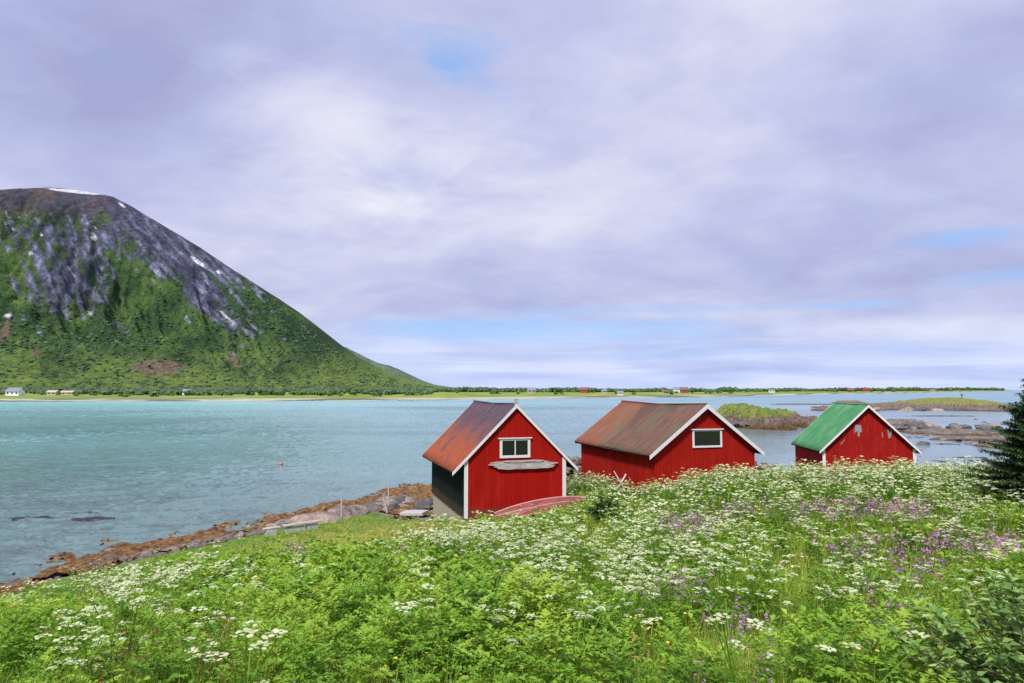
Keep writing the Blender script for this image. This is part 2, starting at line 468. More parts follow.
# one sheet out to the horizon: real waves in the bay, flat beyond
ang = np.concatenate([np.linspace(-180, -42, 24)[:-1], np.linspace(-42, 42, 900), np.linspace(42, 180, 24)[1:]])
rad = np.concatenate([[4, 9, 13], 16 * 1.0052 ** np.arange(0, 690), [700, 900, 1300, 2000, 3500, 7000, 12000]])
R_, A_ = np.meshgrid(rad, np.radians(ang))
wx, wy = R_ * np.sin(A_), R_ * np.cos(A_)
ca_, sa_ = math.cos(.35), math.sin(.35)
u_, v_ = wx * ca_ + wy * sa_, -wx * sa_ + wy * ca_
gust_ = .55 + .75 * sstep(-.35, .35, fbm(wx / 26, wy / 55, 4))
calm_ = 1 - .80 * sstep(.08, .34, wx / np.maximum(wy, 8)) * sstep(10, 30, wy)
wz = .165 * fbm(u_ / 1.5, v_ / 1.1, 3, 2.1, .55) + .10 * fbm(u_ / 5.0 + 9, v_ / 3.2, 2) + .030 * perlin(u_ / .42, v_ / .36)
wz = wz * gust_ * calm_ * sstep(620, 380, R_) * sstep(10, 18, R_) * (1 + sstep(60, 300, R_) * 1.6)
wz = np.where(np.abs(np.degrees(A_)) < 42, wz, 0)
v = np.stack([wx.ravel(), wy.ravel(), wz.ravel()], -1)
nx, ny = len(rad), len(ang)
i = np.arange(nx - 1)[None] + np.arange(ny - 1)[:, None] * nx
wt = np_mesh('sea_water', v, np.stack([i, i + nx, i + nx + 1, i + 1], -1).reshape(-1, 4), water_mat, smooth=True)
tag(wt, kind='structure')

# ------------------------------------------------------------------ far shore
SH = [(-700,401.8),(-100,401.8),(0,401.6),(60,401.6),(140,401.3),(250,401.3),(330,401),(440,400.3),(520,398.8),(600,397.8),(700,397.2),(760,395.6),(810,394.4),(900,393.2),(960,391.9),(985,391.4),(1000,391.1),(1100,390.9)]
SPX = np.array([s[0] for s in SH], float); SROW = np.array([s[1] for s in SH], float)
def shore_y(px):
    rows = np.interp(px, SPX, SROW)
    b = (341.5 - rows) / F
    return E / -(SP + b * CP) * (CP - b * SP)     # forward distance at which that row meets the sea
xs = []
pxs = np.linspace(-700, 1010, 430)
ss = np.array([-20, -4, 0, 3, 6, 10, 16, 25, 40, 60, 85, 115, 150, 190, 240, 300, 370, 450, 550, 700, 900, 1200, 1600, 2200])
def far_h(px, s):
    """height of the low country behind the shore, s metres inland"""
    right = sstep(430, 620, px)
    h = 1.4 * sstep(-2, 14, s) + .0105 * np.clip(s, 0, 240) * (1 - right * .35) + .0036 * np.clip(s - 240, 0, 1400) * (1 - right * .8)
    h = h + np.minimum(fbm(px * .02, s * .008, 3) * .9, 2) * sstep(20, 120, s) * (1 - .4 * right)
    end = 1 - sstep(985, 1006, px)
    h = h * (.25 + .75 * end) - .35 * (1 - sstep(-20, 0, s)) - 1.2 * (1 - end) * .4
    return h
PX, SS = np.meshgrid(pxs, ss)
Y0 = shore_y(PX)
Y0j = Y0 + fbm(PX * .05, PX * 0 + 3, 3) * 12
YY = Y0j + SS * np.clip(Y0 / 450, 1, 1.5)
XX = (PX - 512) / F * YY * 1.0
# columns of constant px: x = a*depth, with depth ~ y*CP
XX = XX * (CP)
ZZ = far_h(PX, SS)
v = np.stack([XX.ravel(), YY.ravel(), ZZ.ravel()], -1)
nx, ny = len(pxs), len(ss)
i = np.arange(nx - 1)[None] + np.arange(ny - 1)[:, None] * nx
f_ = np.stack([i, i + 1, i + nx + 1, i + nx], -1).reshape(-1, 4)
m = NT('far_pasture'); p_ = m.pos()
s_at = m.attr('inland')
n = m.noise(m.mapping(p_, (.02, .006, .02)), 1, 5, .6)
c = m.ramp(n, [(.32, (.10, .18, .04)), (.48, (.19, .27, .055)), (.62, (.30, .34, .08)), (.75, (.35, .31, .11))])
c = m.mix(m.math('MULTIPLY', m.noise(p_, .15, 4), .5), c, (.06, .11, .02))
c = m.mix(m.ramp(s_at, [(.0, 1.), (.09, 1.), (.16, 0.)]), c, m.mix(m.ramp(m.noise(m.mapping(p_, (.02, .003, 1)), 1, 4), [(.45, 0.), (.55, 1.)]), (.12, .11, .09), (.36, .33, .28)))
m.principled(c, .95, spec=.1)
fs = np_mesh('far_land', v, f_, m.m, smooth=True, attrs={'inland': np.clip(SS.ravel() / 100, 0, 1)})
tag(fs, kind='structure')
def far_pt(px, s):
    y = shore_y(px) + s * np.clip(shore_y(px) / 450, 1, 1.5)
    return ((px - 512) / F * y * CP, y, float(far_h(np.array(float(px)), np.array(float(s)))))

# ------------------------------------------------------------------ mountain
YR, YF = 2500.0, 1120.0
SIL = [(-900,262),(-500,236),(-250,212),(-100,196),(0,190),(30,188.5),(50,188),(75,190),(95,193.5),(113,197),(130,206),(150,218),(175,233),(200,248),(225,265),(250,281),(275,299),(300,320),(320,338),(345,357),(370,370),(395,380),(415,385.5),(440,388.5),(480,391),(700,393)]
sxs, szs = zip(*[(lambda q: (q[0], q[2]))(at_y(p, r, YR)) for p, r in SIL])
def mountain(name, yr, yf, sxs, szs, xs, ys, amp, seed=0):
    XX, YY = np.meshgrid(xs, ys)
    S = np.interp(XX, sxs, szs)
    wob = fbm(XX / 500 + seed, YY / 500, 3)
    t = (YY - yf) / (yr - yf)
    t2 = np.clip(t + wob * .05 * sstep(0, .3, t) * (1 - sstep(.85, 1., t)), 0, None)
    g = np.interp(t2, [0, .12, .3, .5, .7, .84, .93, 1.0, 1.25, 1.8], [0, .02, .095, .27, .55, .83, .945, 1.0, .93, .5])
    front = sstep(.08, .5, t) * (1 - sstep(.78, .95, t))
    # gullies run down the face, slanting to the right on the right flank
    sh = np.interp(XX, [-2400, -1500, -900, 0], [-.25, .15, .75, .9])
    q = XX + sh * (YY - yr) * .8
    rg = ridged(q / 260 + seed, YY / 1500 + seed, 4) - .62
    rg2 = ridged(q / 85 + 4, YY / 420, 3) - .62
    rough = fbm(XX / 60, YY / 60, 4)
    rg3 = ridged(q / 34 + 7, YY / 120, 4) - .62
    k = np.clip(S / 600, 0, 1)
    Z_ = S * g + front * k * amp * (rg * 130 + rg2 * 54 + rg3 * 22 + rough * 20) * np.clip(g * 2.2, .15, 1)
    Z_ += rough * 2 + 2
    return XX, YY, Z_, rg, rg2, g, t
XX, YY, ZZ, rg, rg2, gg, tt = mountain('m', YR, YF, sxs, szs, np.linspace(-4000, 150, 900), np.concatenate([np.linspace(1000, 2560, 420), np.linspace(2600, 4300, 24)]), 1.0)
px, row = px_of(XX, YY, ZZ)
def gs(cx, cy, rx, ry, rot=0):
    a = math.radians(rot); dx = px - cx; dy = row - cy
    u = dx * math.cos(a) + dy * math.sin(a); v_ = -dx * math.sin(a) + dy * math.cos(a)
    return np.exp(-(u / rx) ** 2 - (v_ / ry) ** 2)
def fb(x, y, o=5): return fbm(x, y, o, 2.1, .68)
right = sstep(90, 150, px)
sx_ = px - row * .95; sl_ = px + row * .35
st = fb((px - row * .35) / 8, (row + px * .3) / 26) * (1 - right) + fb(sx_ / 7, (row + px) / 44) * right
st = st * 1.5
nz = fb(px / 8 + 5, row / 7) * 1.4; nl = fbm(px / 40, row / 30 + 9, 3)
green = np.stack([np.interp(nl + nz * .6, [-.6, -.1, .2, .7], c3) for c3 in ([.024, .042, .070, .135], [.050, .086, .130, .21], [.024, .032, .040, .046])], -1)
dg = sstep(.0, .45, nz * .7 + st * .6)[..., None] * .7
green = green * (1 - dg) + np.array([.018, .050, .026]) * dg
apron = np.clip(sstep(330, 378, row) * sstep(-.35, .25, nl + .6 * nz + .15) + sstep(374, 382, row) * .8, 0, 1.3)[..., None]
green = green * (1 - apron * .6) + np.array([.17, .24, .055]) * apron * .6
rockc = np.stack([np.interp(nz * .6 + st * .8, [-.8, -.2, .2, .8], v3) for v3 in ([.045, .092, .155, .32], [.048, .097, .165, .335], [.088, .165, .26, .46])], -1)  # rock tones with the blue of distance haze mixed in
crag = ridged(sx_ / 15 + 2, (row + px) / 70, 4) * right + ridged((px - row * .35) / 12, (row + px * .3) / 45, 4) * (1 - right)
rockc = rockc * (.55 + .75 * sstep(.45, .85, crag))[..., None]
mask = .92 * gs(85, 262, 44, 64) + .85 * gs(150, 245, 78, 24, 44) + .95 * gs(215, 308, 58, 15, 44) + .7 * gs(30, 232, 60, 16) + .85 * gs(160, 228, 80, 16, 38) + .6 * gs(55, 285, 36, 36) + .5 * gs(255, 325, 20, 6, 44) + .55 * gs(115, 330, 14, 22, 60) + .5 * gs(190, 270, 60, 22, 42) + .45 * gs(20, 270, 36, 40, -40) + .8 * gs(205, 250, 110, 17, 37)
rk = sstep(.54, .70, mask * .72 + .25 * (crag - .6) + st * .75 + nz * .45 + rg2 * .10)[..., None]
fl = (sstep(120, 200, px) * gs(260, 300, 120, 30, 40) * sstep(-.4, .3, nz + st * .5))[..., None] * .75
green = green * (1 - fl) + np.array([.016, .038, .022]) * fl
colr = green * (1 - rk) + rockc * rk
# brown heath on the summit
pl = (sstep(222, 206, row + nz * 10) * (1 - sstep(100, 150, px)))[..., None] * .85
heath = np.stack([np.interp(nl + st * .5, [-.5, 0, .5], v3) for v3 in ([.06, .08, .12], [.056, .07, .08], [.095, .115, .085])], -1)
colr = colr * (1 - pl) + heath * pl
hi = (sstep(0, 1, (250 - row + nz * 40) / 60) * .45)[..., None] * (1 - pl) * (1 - rk)
colr = colr * (1 - hi) + np.array([.08, .095, .055]) * hi
# screes
sc = np.clip(gs(158, 367, 26, 8) * 1.5 + gs(6, 330, 5, 18, 15) * 1.3 + gs(35, 352, 6, 3) + gs(234, 360, 14, 4, 35) * 1.1, 0, 1.4)
sc = sstep(.45, .75, sc + nz * .5)[..., None] * .85
colr = colr * (1 - sc) + np.array([.17, .12, .10]) * sc
tr = (sstep(.5, .9, gs(72, 352, 40, 1.6, -30) + nz * .3) * .5)[..., None]
colr = colr * (1 - tr) + np.array([.12, .18, .05]) * tr
sn = gs(75, 191.5, 27, 1.5, 6) * 1.5 + gs(41, 235, 2.5, 1.6) + gs(94, 237, 3, 5) + gs(12, 229, 4, 1.3) + gs(30, 253, 2.4, 1.8) + gs(90, 310, 2, 4) + gs(198, 262, 9, 2, 38) * 1.3 + gs(218, 272, 3, 1.4, 38) + gs(8, 316, 5, 3) * .9 + gs(122, 205, 5, 1.4, 38) + gs(95, 229, 1.6, 1.4) + gs(228, 318, 14, 1.2, 42) * .9 + gs(72, 268, 1.6, 6, -25) * .7
sn = sstep(.42, .62, sn + nz * .25)[..., None]
colr = colr * (1 - sn) + np.array([.62, .64, .70]) * sn
cleft = gs(82, 285, 3.2, 34, -24)[..., None] * .55
colr = colr * (1 - cleft) + np.array([.05, .05, .07]) * cleft
ZZ = ZZ - 26 * gs(82, 285, 4, 36, -24)
v = np.stack([XX.ravel(), YY.ravel(), ZZ.ravel()], -1)
ny, nx = XX.shape
i = np.arange(nx - 1)[None] + np.arange(ny - 1)[:, None] * nx
QF = np.stack([i, i + 1, i + nx + 1, i + nx], -1).reshape(-1, 4)
m = NT('mountain_ground'); p_ = m.pos()
c = m.attr('ground_colour', 'Color')
n = m.noise(m.mapping(p_, (.085, .022, .07)), 1, 8, .78)
c = m.mix(1., c, m.ramp(n, [(.34, (.42, .44, .52)), (.5, (1., 1., 1.)), (.66, (1.7, 1.6, 1.4))]), 'MULTIPLY')
m.principled(c, .95, m.bump(m.noise(p_, .05, 7, .72), 1., 24), spec=.1)
mt_pick = (XX.ravel(), YY.ravel(), ZZ.ravel(), px.ravel(), row.ravel(), rk.ravel(), np.clip(sc.ravel() + sn.ravel() + pl.ravel(), 0, 1), nz.ravel(), gg.ravel())
mt = np_mesh('mountain', v, QF, m.m, smooth=True, attrs={'ground_colour': colr.reshape(-1, 3)})
tag(mt, kind='structure')

# birch scrub on the lower face, one mass
mx, my, mz, mp, mr_, mk, mo, mnz, mg_ = mt_pick
def pick(n, w_): 
    c_ = np.cumsum(w_); return np.searchsorted(c_, RNG.uniform(0, c_[-1], n))
vis = (mp > -120) & (mp < 440) & (my < 2500)
wgt = vis * (1 - mk) * (1 - mo) * sstep(270, 335, mr_) * sstep(.25, -.35, mnz) * (mg_ > .005) * (1 - .65 * sstep(345, 375, mr_))
ix = pick(5200, wgt); q = RNG.uniform(1.8, 4.6, len(ix))
def lump_mass(name, ix, q, flat, sink, mat, tint, stretch=None):
    n = len(ix); j = 1 + RNG.uniform(-.3, .3, (n, len(IV1), 1)); sc3 = np.stack([q * RNG.uniform(.8, 1.5, n), q, q * flat], -1)[:, None]
    V = IV1[None] * j * sc3
    P_ = np.stack([mx[ix] + RNG.uniform(-4, 4, n), my[ix] + RNG.uniform(-4, 4, n), mz[ix] + q * sink], -1)
    V = V + P_[:, None]; Fc = IF1[None] + (np.arange(n) * len(IV1))[:, None, None]
    o = np_mesh(name, V.reshape(-1, 3), Fc.reshape(-1, 3), mat, smooth=False, attrs={'tint': np.repeat(tint, len(IV1))}); tag(o, kind='stuff'); return o
scrub_m = leafmat('birch_scrub', [(0, (.026, .062, .026)), (.5, (.045, .095, .032)), (1, (.09, .16, .042))], 0)
lump_mass('mountain_scrub', ix, q, .75, .2, scrub_m, np.clip(.35 + mnz[ix] * .6 + RNG.normal(0, .22, len(ix)), 0, 1))

# the spur behind it, distance haze painted in as a paler colour
Y2 = 4200.0
S2 = [(150,330),(250,332),(310,336),(330,343),(345,347),(360,355),(375,362.5),(390,366),(402,372),(415,379),(430,384.5),(450,387.5),(520,391),(620,394)]
x2, z2 = zip(*[(lambda q: (q[0], q[2]))(at_y(p, r, Y2)) for p, r in S2])
XX, YY, ZZ, _, _, gg, tt = mountain('s', Y2, 3000, x2, z2, np.linspace(-2200, 500, 160), np.linspace(2950, 4700, 60), .35, 9)
n_ = fbm(XX / 90, YY / 90, 4)
colr = np.stack([np.interp(n_, [-.4, .4], v3) for v3 in ([.09, .15], [.14, .21], [.10, .13])], -1)
v = np.stack([XX.ravel(), YY.ravel(), ZZ.ravel()], -1)
ny, nx = XX.shape
i = np.arange(nx - 1)[None] + np.arange(ny - 1)[:, None] * nx
h2_ = np_mesh('hills', v, np.stack([i, i + 1, i + nx + 1, i + nx], -1).reshape(-1, 4), m.m, smooth=True, attrs={'ground_colour': colr.reshape(-1, 3)})
tag(h2_, kind='structure')

# ------------------------------------------------------------------ far woods (one mass) and bushes one can tell apart
farleaf = leafmat('far_foliage', [(0, (.030, .062, .026)), (.5, (.052, .095, .034)), (1, (.10, .16, .05))], 0)
def lumps(centres, radii, rz, tint, jitter=.28, base=(IV1, IF1)):
    bv, bf = base; n = len(centres)
    j = 1 + RNG.uniform(-jitter, jitter, (n, len(bv), 1))
    V = bv[None] * j * np.stack([radii, radii, rz], -1)[:, None] + centres[:, None]
    Fc = bf[None] + (np.arange(n) * len(bv))[:, None, None]
    return V.reshape(-1, 3), Fc.reshape(-1, 3), np.repeat(tint, len(bv))
cs, rs, rzs, ts = [], [], [], []
for k in range(4600):
    if k < 1300:
        pxx = RNG.uniform(-60, 430); s = RNG.choice([RNG.normal(150, 22), RNG.uniform(230, 520)], p=[.45, .55])
        if fbm(np.array(pxx * .03), np.array(s * .02), 2) < -.02: continue
        h = RNG.uniform(2.2, 5.0)
    else:
        pxx = RNG.uniform(425, 1002); s = RNG.uniform(270, 700)
        dens = .55 + .8 * fbm(np.array(pxx * .02), np.array(2.2), 3)
        if pxx > 900: dens *= .5
        if RNG.uniform() > dens + .45: continue
        h = RNG.uniform(3, 6.8) * (1 + .55 * fbm(np.array(pxx * .035), np.array(7.7), 3)) * (shore_y(pxx) / 750) ** .55
        if 720 < pxx < 735: h *= 1.4
    x, y, z = far_pt(pxx, s)
    for q in range(3):
        r = h * RNG.uniform(.35, .6)
        cs.append((x + RNG.normal(0, h * .5), y + RNG.normal(0, h * .5), z + h * RNG.uniform(.3, .62))); rs.append(r * 1.1); rzs.append(h * RNG.uniform(.35, .5)); ts.append(RNG.uniform(0, .7))
V, Fc, T = lumps(np.array(cs), np.array(rs), np.array(rzs), np.array(ts))
o = np_mesh('far_woodland', V, Fc, farleaf, attrs={'tint': T})
tag(o, kind='stuff')

def bush_mesh(seed, n=26):
    r = np.random.default_rng(seed)
    c = r.normal(0, 1, (n, 3)) * (.42, .42, .25) + (0, 0, .62)
    c[:, 2] = np.clip(c[:, 2], .22, 1.1)
    rad = r.uniform(.16, .34, n)
    V, Fc, T = lumps(c, rad, rad * r.uniform(.7, 1, n), r.uniform(0, 1, n), .35)
    return V, Fc, T
bark = plain('bark', (.10, .075, .055), .9, .3, 8, .6, .02)
bush_protos = []
for k in range(3):
    V, Fc, T = bush_mesh(40 + k)
    root = empty('shore_bush', (0, -500, -50))
    np_mesh('crown', V, Fc, farleaf, attrs={'tint': T}, parent=root)
    b_ = MB(); b_.tube([(0, 0, -.1), (.03, 0, .3), (0, .02, .7)], [.06, .05, .02], 6); b_.build('trunk', bark, root)
    tag(root, 'small dark round bush growing on the green far shore under the mountain', 'bush', 'bushes along the far shore')
    bush_protos.append(root)
def place(protos, k, used=set()):
    o = protos[k % len(protos)]
    if id(o) in used: o = copy_tree(o)
    else: used.add(id(o))
    return o
kk = 0
for k in range(95):
    pxx = RNG.uniform(2, 432) if k < 62 else RNG.uniform(440, 900)
    s = (RNG.normal(110, 18) if RNG.uniform() < .6 else RNG.uniform(50, 130)) if k < 62 else RNG.uniform(60, 210)
    if 0 < pxx < 75 and s < 170: s = RNG.uniform(175, 190)
    x, y, z = far_pt(pxx, s); h = RNG.uniform(1.8, 3.6) * (1 if k < 62 else RNG.uniform(.7, 1.2))
    o = place(bush_protos, kk); kk += 1
    o.location = (x, y, z - .1); o.rotation_euler = (0, 0, RNG.uniform(0, 6.28)); o.scale = (h * RNG.uniform(1, 1.7), h * 1.2, h)

# ------------------------------------------------------------------ far buildings
wood_white = plain('white_paint', (.78, .77, .74), .6, .06, 5, .2, .004)
far_red = plain('far_red_paint', (.22, .035, .035), .7, .15)
far_cream = plain('far_cream_paint', (.40, .34, .26), .7, .1)
far_grey = plain('far_grey_roof', (.17, .19, .26), .7, .1)
far_brown = plain('far_brown_roof', (.14, .09, .08), .7, .2)
glass_dark = plain('dark_glass', (.012, .016, .014), .08, .1, 3, 0, .001, spec=.6)
def far_house(name, px, s, W_, D_, H_, R_, wall, roof, label, rz=0, windows=3, cat='house', zoff=0):
    x, y, z = far_pt(px, s)
    t = empty(name, (x, y, z - .2 + zoff), rz)
    b = MB(); b.prism([(-D_/2, 0), (D_/2, 0), (D_/2, H_), (0, H_ + R_), (-D_/2, H_)], -W_/2, W_/2, 'x'); b.build('wall', wall, t)
    b = MB(); th = .25; ov = .5; sl = R_ / (D_/2)
    for sg in (-1, 1):
        b.prism([(0, H_ + R_ + .05), (sg * (D_/2 + ov), H_ - sl * ov + .05), (sg * (D_/2 + ov), H_ - sl * ov + .05 + th), (0, H_ + R_ + .05 + th)], -W_/2 - ov, W_/2 + ov, 'x')
    b.build('roof', roof, t)
    for k in range(windows):
        cx_ = -W_/2 + W_ * (k + .5) / windows
        b = MB(); b.box(cx_ - .55, -D_/2 - .06, H_ * .38, cx_ + .55, -D_/2 - .003, H_ * .38 + 1.2); b.build('window', glass_dark, t)
    tag(t, label, cat)
    return t
far_house('farmhouse', 15.5, 105, 9, 7, 3.2, 2.4, wood_white, far_grey, 'white house with a blue grey roof, far left at the foot of the mountain', .05)
far_house('long_shed', 53.5, 115, 6.5, 5, 2.2, 1.2, far_cream, far_cream, 'short cream shed below the mountain, left of the two cream sheds', 0, 2, 'shed')
far_house('long_shed', 68.5, 118, 9, 5, 2.0, 1.0, far_cream, far_cream, 'long cream shed below the mountain, right of the two cream sheds', 0, 2, 'shed')
far_house('cottage', 187.5, 150, 6, 5, 2.4, 1.8, wood_white, far_grey, 'tiny white cottage among dark bushes under the mountain', 0, 2)
far_house('cottage', 531, 150, 7.5, 6, 3.4, 2.4, far_cream, far_grey, 'cream cottage standing alone on the green far shore beyond the near boathouse', .2, 2)
far_house('barn', 584.5, 190, 9, 8, 4.0, 2.6, far_red, far_brown, 'dull red barn on the far shore by the dark wood, left of the middle boathouse', -.3, 0, 'barn')
far_house('cottage', 604, 180, 5.5, 5, 2.6, 1.6, far_cream, far_grey, 'small pale cottage just right of the dull red barn on the far shore', .1, 1)
far_house('cottage', 665, 160, 7, 5, 2.4, 1.6, far_cream, far_brown, 'low cream cottage on the far field left of the white house', .1, 2)
far_house('farmhouse', 677, 205, 8, 7, 4.6, 2.6, wood_white, far_grey, 'white farmhouse touching the red barn on the far shore', .1, 3)
far_house('barn', 684, 190, 9, 9, 4.2, 3.0, far_red, far_brown, 'bright red barn right of the white farmhouse on the far shore', -.2, 0, 'barn')
far_house('cottage', 771.5, 150, 8, 6, 2.6, 1.8, wood_white, far_grey, 'small white cottage above the grassy islet', 0, 2)
far_house('barn', 850, 210, 13, 9, 3.6, 3.0, far_red, far_brown, 'left one of two red barns at the far wood above the green roof', 0, 0, 'barn')
far_house('barn', 865.5, 235, 14, 9, 4.2, 3.2, far_red, far_red, 'right one of two red barns at the far wood above the green roof', 0, 0, 'barn')
far_house('cottage', 932, 210, 12, 8, 3.4, 3, far_cream, far_brown, 'pale cottage at the far right end of the low land', 0, 2)
far_house('boathouse_hut', 620, 45, 5, 5, 2.0, 1.8, wood_white, far_grey, 'little white hut low on the far shore above the middle boathouse', 0, 1, 'hut')

# ------------------------------------------------------------------ rock materials
def rock_mat(name, lo, hi, weed=None, weedz=.35, lichen=True, green=None, greenz=1.2):
    m = NT(name); p_ = m.pos()
    n = m.noise(p_, 1.6, 7, .65); n2 = m.noise(p_, 7, 6, .7)
    c = m.mix(m.ramp(n, [(.3, 0.), (.7, 1.)]), lo, hi)
    c = m.mix(m.math('MULTIPLY', m.ramp(n2, [(.4, 0.), (.65, 1.)]), .45), c, tuple(x * .45 for x in lo))
    if lichen: c = m.mix(m.ramp(m.noise(p_, 3.3, 5), [(.60, 0.), (.68, .5)]), c, (.40, .38, .34))
    sx = m.n('ShaderNodeSeparateXYZ'); m.l(p_, sx.inputs[0])
    zz = m.math('ADD', sx.outputs[2], m.math('MULTIPLY', m.math('SUBTRACT', m.noise(p_, .9, 5), .5), .5))
    if green:
        z3 = m.math('ADD', sx.outputs[2], m.math('MULTIPLY', m.math('SUBTRACT', m.noise(p_, .35, 5, .6), .5), greenz * 1.9))
        gcol = m.ramp(m.noise(p_, .7, 7, .75), [(.32, tuple(x * .45 for x in green)), (.47, green), (.56, (.20, .20, .05)), (.68, (.13, .10, .055))])
        mr = m.n('ShaderNodeMapRange'); m.l(z3, mr.inputs[0]); mr.inputs[1].default_value = greenz * .88; mr.inputs[2].default_value = greenz * 1.08
        c = m.mix(mr.outputs[0], c, gcol)
    if weed:
        mr = m.n('ShaderNodeMapRange'); m.l(zz, mr.inputs[0]); mr.inputs[1].default_value = weedz; mr.inputs[2].default_value = weedz * .4
        c = m.mix(mr.outputs[0], c, m.ramp(n2, [(.35, tuple(x * .25 for x in weed)), (.6, weed)]))
    oi = m.n('ShaderNodeObjectInfo').outputs['Random']
    c = m.mix(.75, c, m.mix(1., c, m.ramp(oi, [(0, (.5, .5, .55)), (.5, (1., .95, .9)), (1, (1.7, 1.5, 1.35))]), 'MULTIPLY')) if name == 'shore_rock' else c
    m.principled(c, .85, m.bump(m.noise(p_, 2.4, 8, .7), 1., .30), spec=.25)
    return m.m
shore_rock = rock_mat('shore_rock', (.13, .105, .095), (.36, .31, .29))
dark_rock = rock_mat('dark_rock', (.045, .045, .05), (.17, .16, .17))
skerry_mat = rock_mat('skerry_rock', (.05, .036, .03), (.25, .18, .15), weed=(.12, .065, .018), weedz=.9, green=(.095, .155, .03), greenz=1.95)
skerry_mat2 = rock_mat('low_skerry_rock', (.06, .045, .04), (.26, .195, .17), weed=(.12, .065, .03), weedz=.5, green=(.15, .18, .045), greenz=2.0)
reef_mat = rock_mat('reef_rock', (.06, .055, .05), (.30, .24, .20), weed=(.12, .055, .018), weedz=.22, lichen=False)

# ------------------------------------------------------------------ skerries and reefs
def island(name, cx, cy, ax, ay, h, mat, label, cat='islet', rot=0, rough=.45, step=.5, seed=0, kind=None, knob=0, n=None, kx=.2):
    nx = n or int(2.6 * ax / step); ny = n or max(30, int(2.6 * ay / step)); nx = min(nx, 330); ny = min(ny, 200)
    xs_ = np.linspace(-1.3 * ax, 1.3 * ax, nx); ys_ = np.linspace(-1.3 * ay, 1.3 * ay, ny)
    XX, YY = np.meshgrid(xs_, ys_)
    r = np.sqrt((XX / ax) ** 2 + (YY / ay) ** 2) + fbm(XX / ax * 1.6 + seed, YY / ay * 1.6, 4) * .42
    base = sstep(1.0, .35, r)
    blocks = (ridged(XX / 3.2 + seed, YY / 3.2, 4) - .6) + .55 * (ridged(XX / 1.1 + seed, YY / 1.3, 3) - .6)
    ZZ = h * base ** .8 + blocks * rough * sstep(1.10, .85, r) * (1.35 - base * .85) + fbm(XX / 6 + seed, YY / 6, 3) * h * .3 * base - .9 * sstep(.92, 1.15, r) + knob * np.exp(-((XX / ax - kx) / .24) ** 2 - (YY / ay) ** 2)
    v = np.stack([XX.ravel(), YY.ravel(), ZZ.ravel()], -1)
    i = np.arange(nx - 1)[None] + np.arange(ny - 1)[:, None] * nx
    f_ = np.stack([i, i + 1, i + nx + 1, i + nx], -1).reshape(-1, 4)
    k = (v[f_][:, :, 2] > -.5).any(1); f_ = f_[k]
    used = np.unique(f_); re = -np.ones(len(v), int); re[used] = np.arange(len(used))
    o = np_mesh(name, v[used], re[f_], mat, smooth=False)
    o.location = (cx, cy, 0); o.rotation_euler = (0, 0, rot)
    if label: tag(o, label, cat)
    return o
def isl_px(px0, px1, row_shore, depth, h, mat, label, name='rocky_islet', **kw):
    a = at_z(px0, row_shore, 0); b = at_z(px1, row_shore, 0)
    return island(name, (a[0] + b[0]) / 2 * (1 + depth * .45 / a[1]), a[1] + depth * .45, (b[0] - a[0]) / 2 * 1.05, depth * .5, h, mat, label, **kw)
isl_px(690, 824, 429.5, 36, 2.8, skerry_mat, 'grassy green topped rock islet between the middle and the green roofed boathouse', seed=2, rough=2.0, rot=-.06, step=.28, knob=1.1, kx=-.25)
isl_px(782, 842, 424, 14, 1.2, skerry_mat, 'low rock ledge running from the grassy islet behind the green roof', seed=5, rough=.9, name='rock_ledge', cat='rocks')
isl_px(815, 1035, 411, 62, 1.7, skerry_mat2, 'long low skerry with a grassy hump on the right, behind the green roofed boathouse', seed=8, rough=1.3, step=.8, knob=2.2, name='long_skerry', cat='islet')
isl_px(765, 835, 404.8, 10, .5, reef_mat, 'thin dark reef in the water beyond the grassy islet', seed=11, rough=.5, name='reef', cat='reef')
isl_px(828, 868, 405.5, 22, 1.9, skerry_mat2, 'small bare hump of rock just above the ridge of the green roof', seed=14, rough=.9, name='bare_rock', cat='rock')
isl_px(812, 845, 411, 12, 1.1, skerry_mat2, 'small rock bank left of the long low skerry', seed=15, rough=.7, name='rock_bank', cat='rock')
isl_px(880, 926, 426, 12, 1.0, reef_mat, 'dark rocky reef right of the green roofed boathouse, nearest its gable', seed=17, rough=.7, name='reef', cat='reef')
isl_px(893, 1010, 435.5, 13, .55, reef_mat, 'pale sand and rock bar lying in the inlet left of the spruce', seed=20, rough=.45, name='sand_bar', cat='sand bar')
isl_px(925, 1030, 441, 6, .38, reef_mat, 'second lower sand bar in the inlet, nearer than the first', seed=23, rough=.35, name='sand_bar', cat='sand bar')
isl_px(905, 985, 416.5, 5, .15, reef_mat, 'thin dark line of rock in the inlet below the long skerry', seed=26, rough=.3, name='reef', cat='reef')
isl_px(968, 1010, 448, 4.5, .35, reef_mat, 'dark weedy rock patch beside the spruce in the inlet', seed=29, rough=.35, name='weed_rock', cat='rock')
weed_dark = plain('wet_weed', (.020, .018, .026), .5, .4, 3, .8, .03)
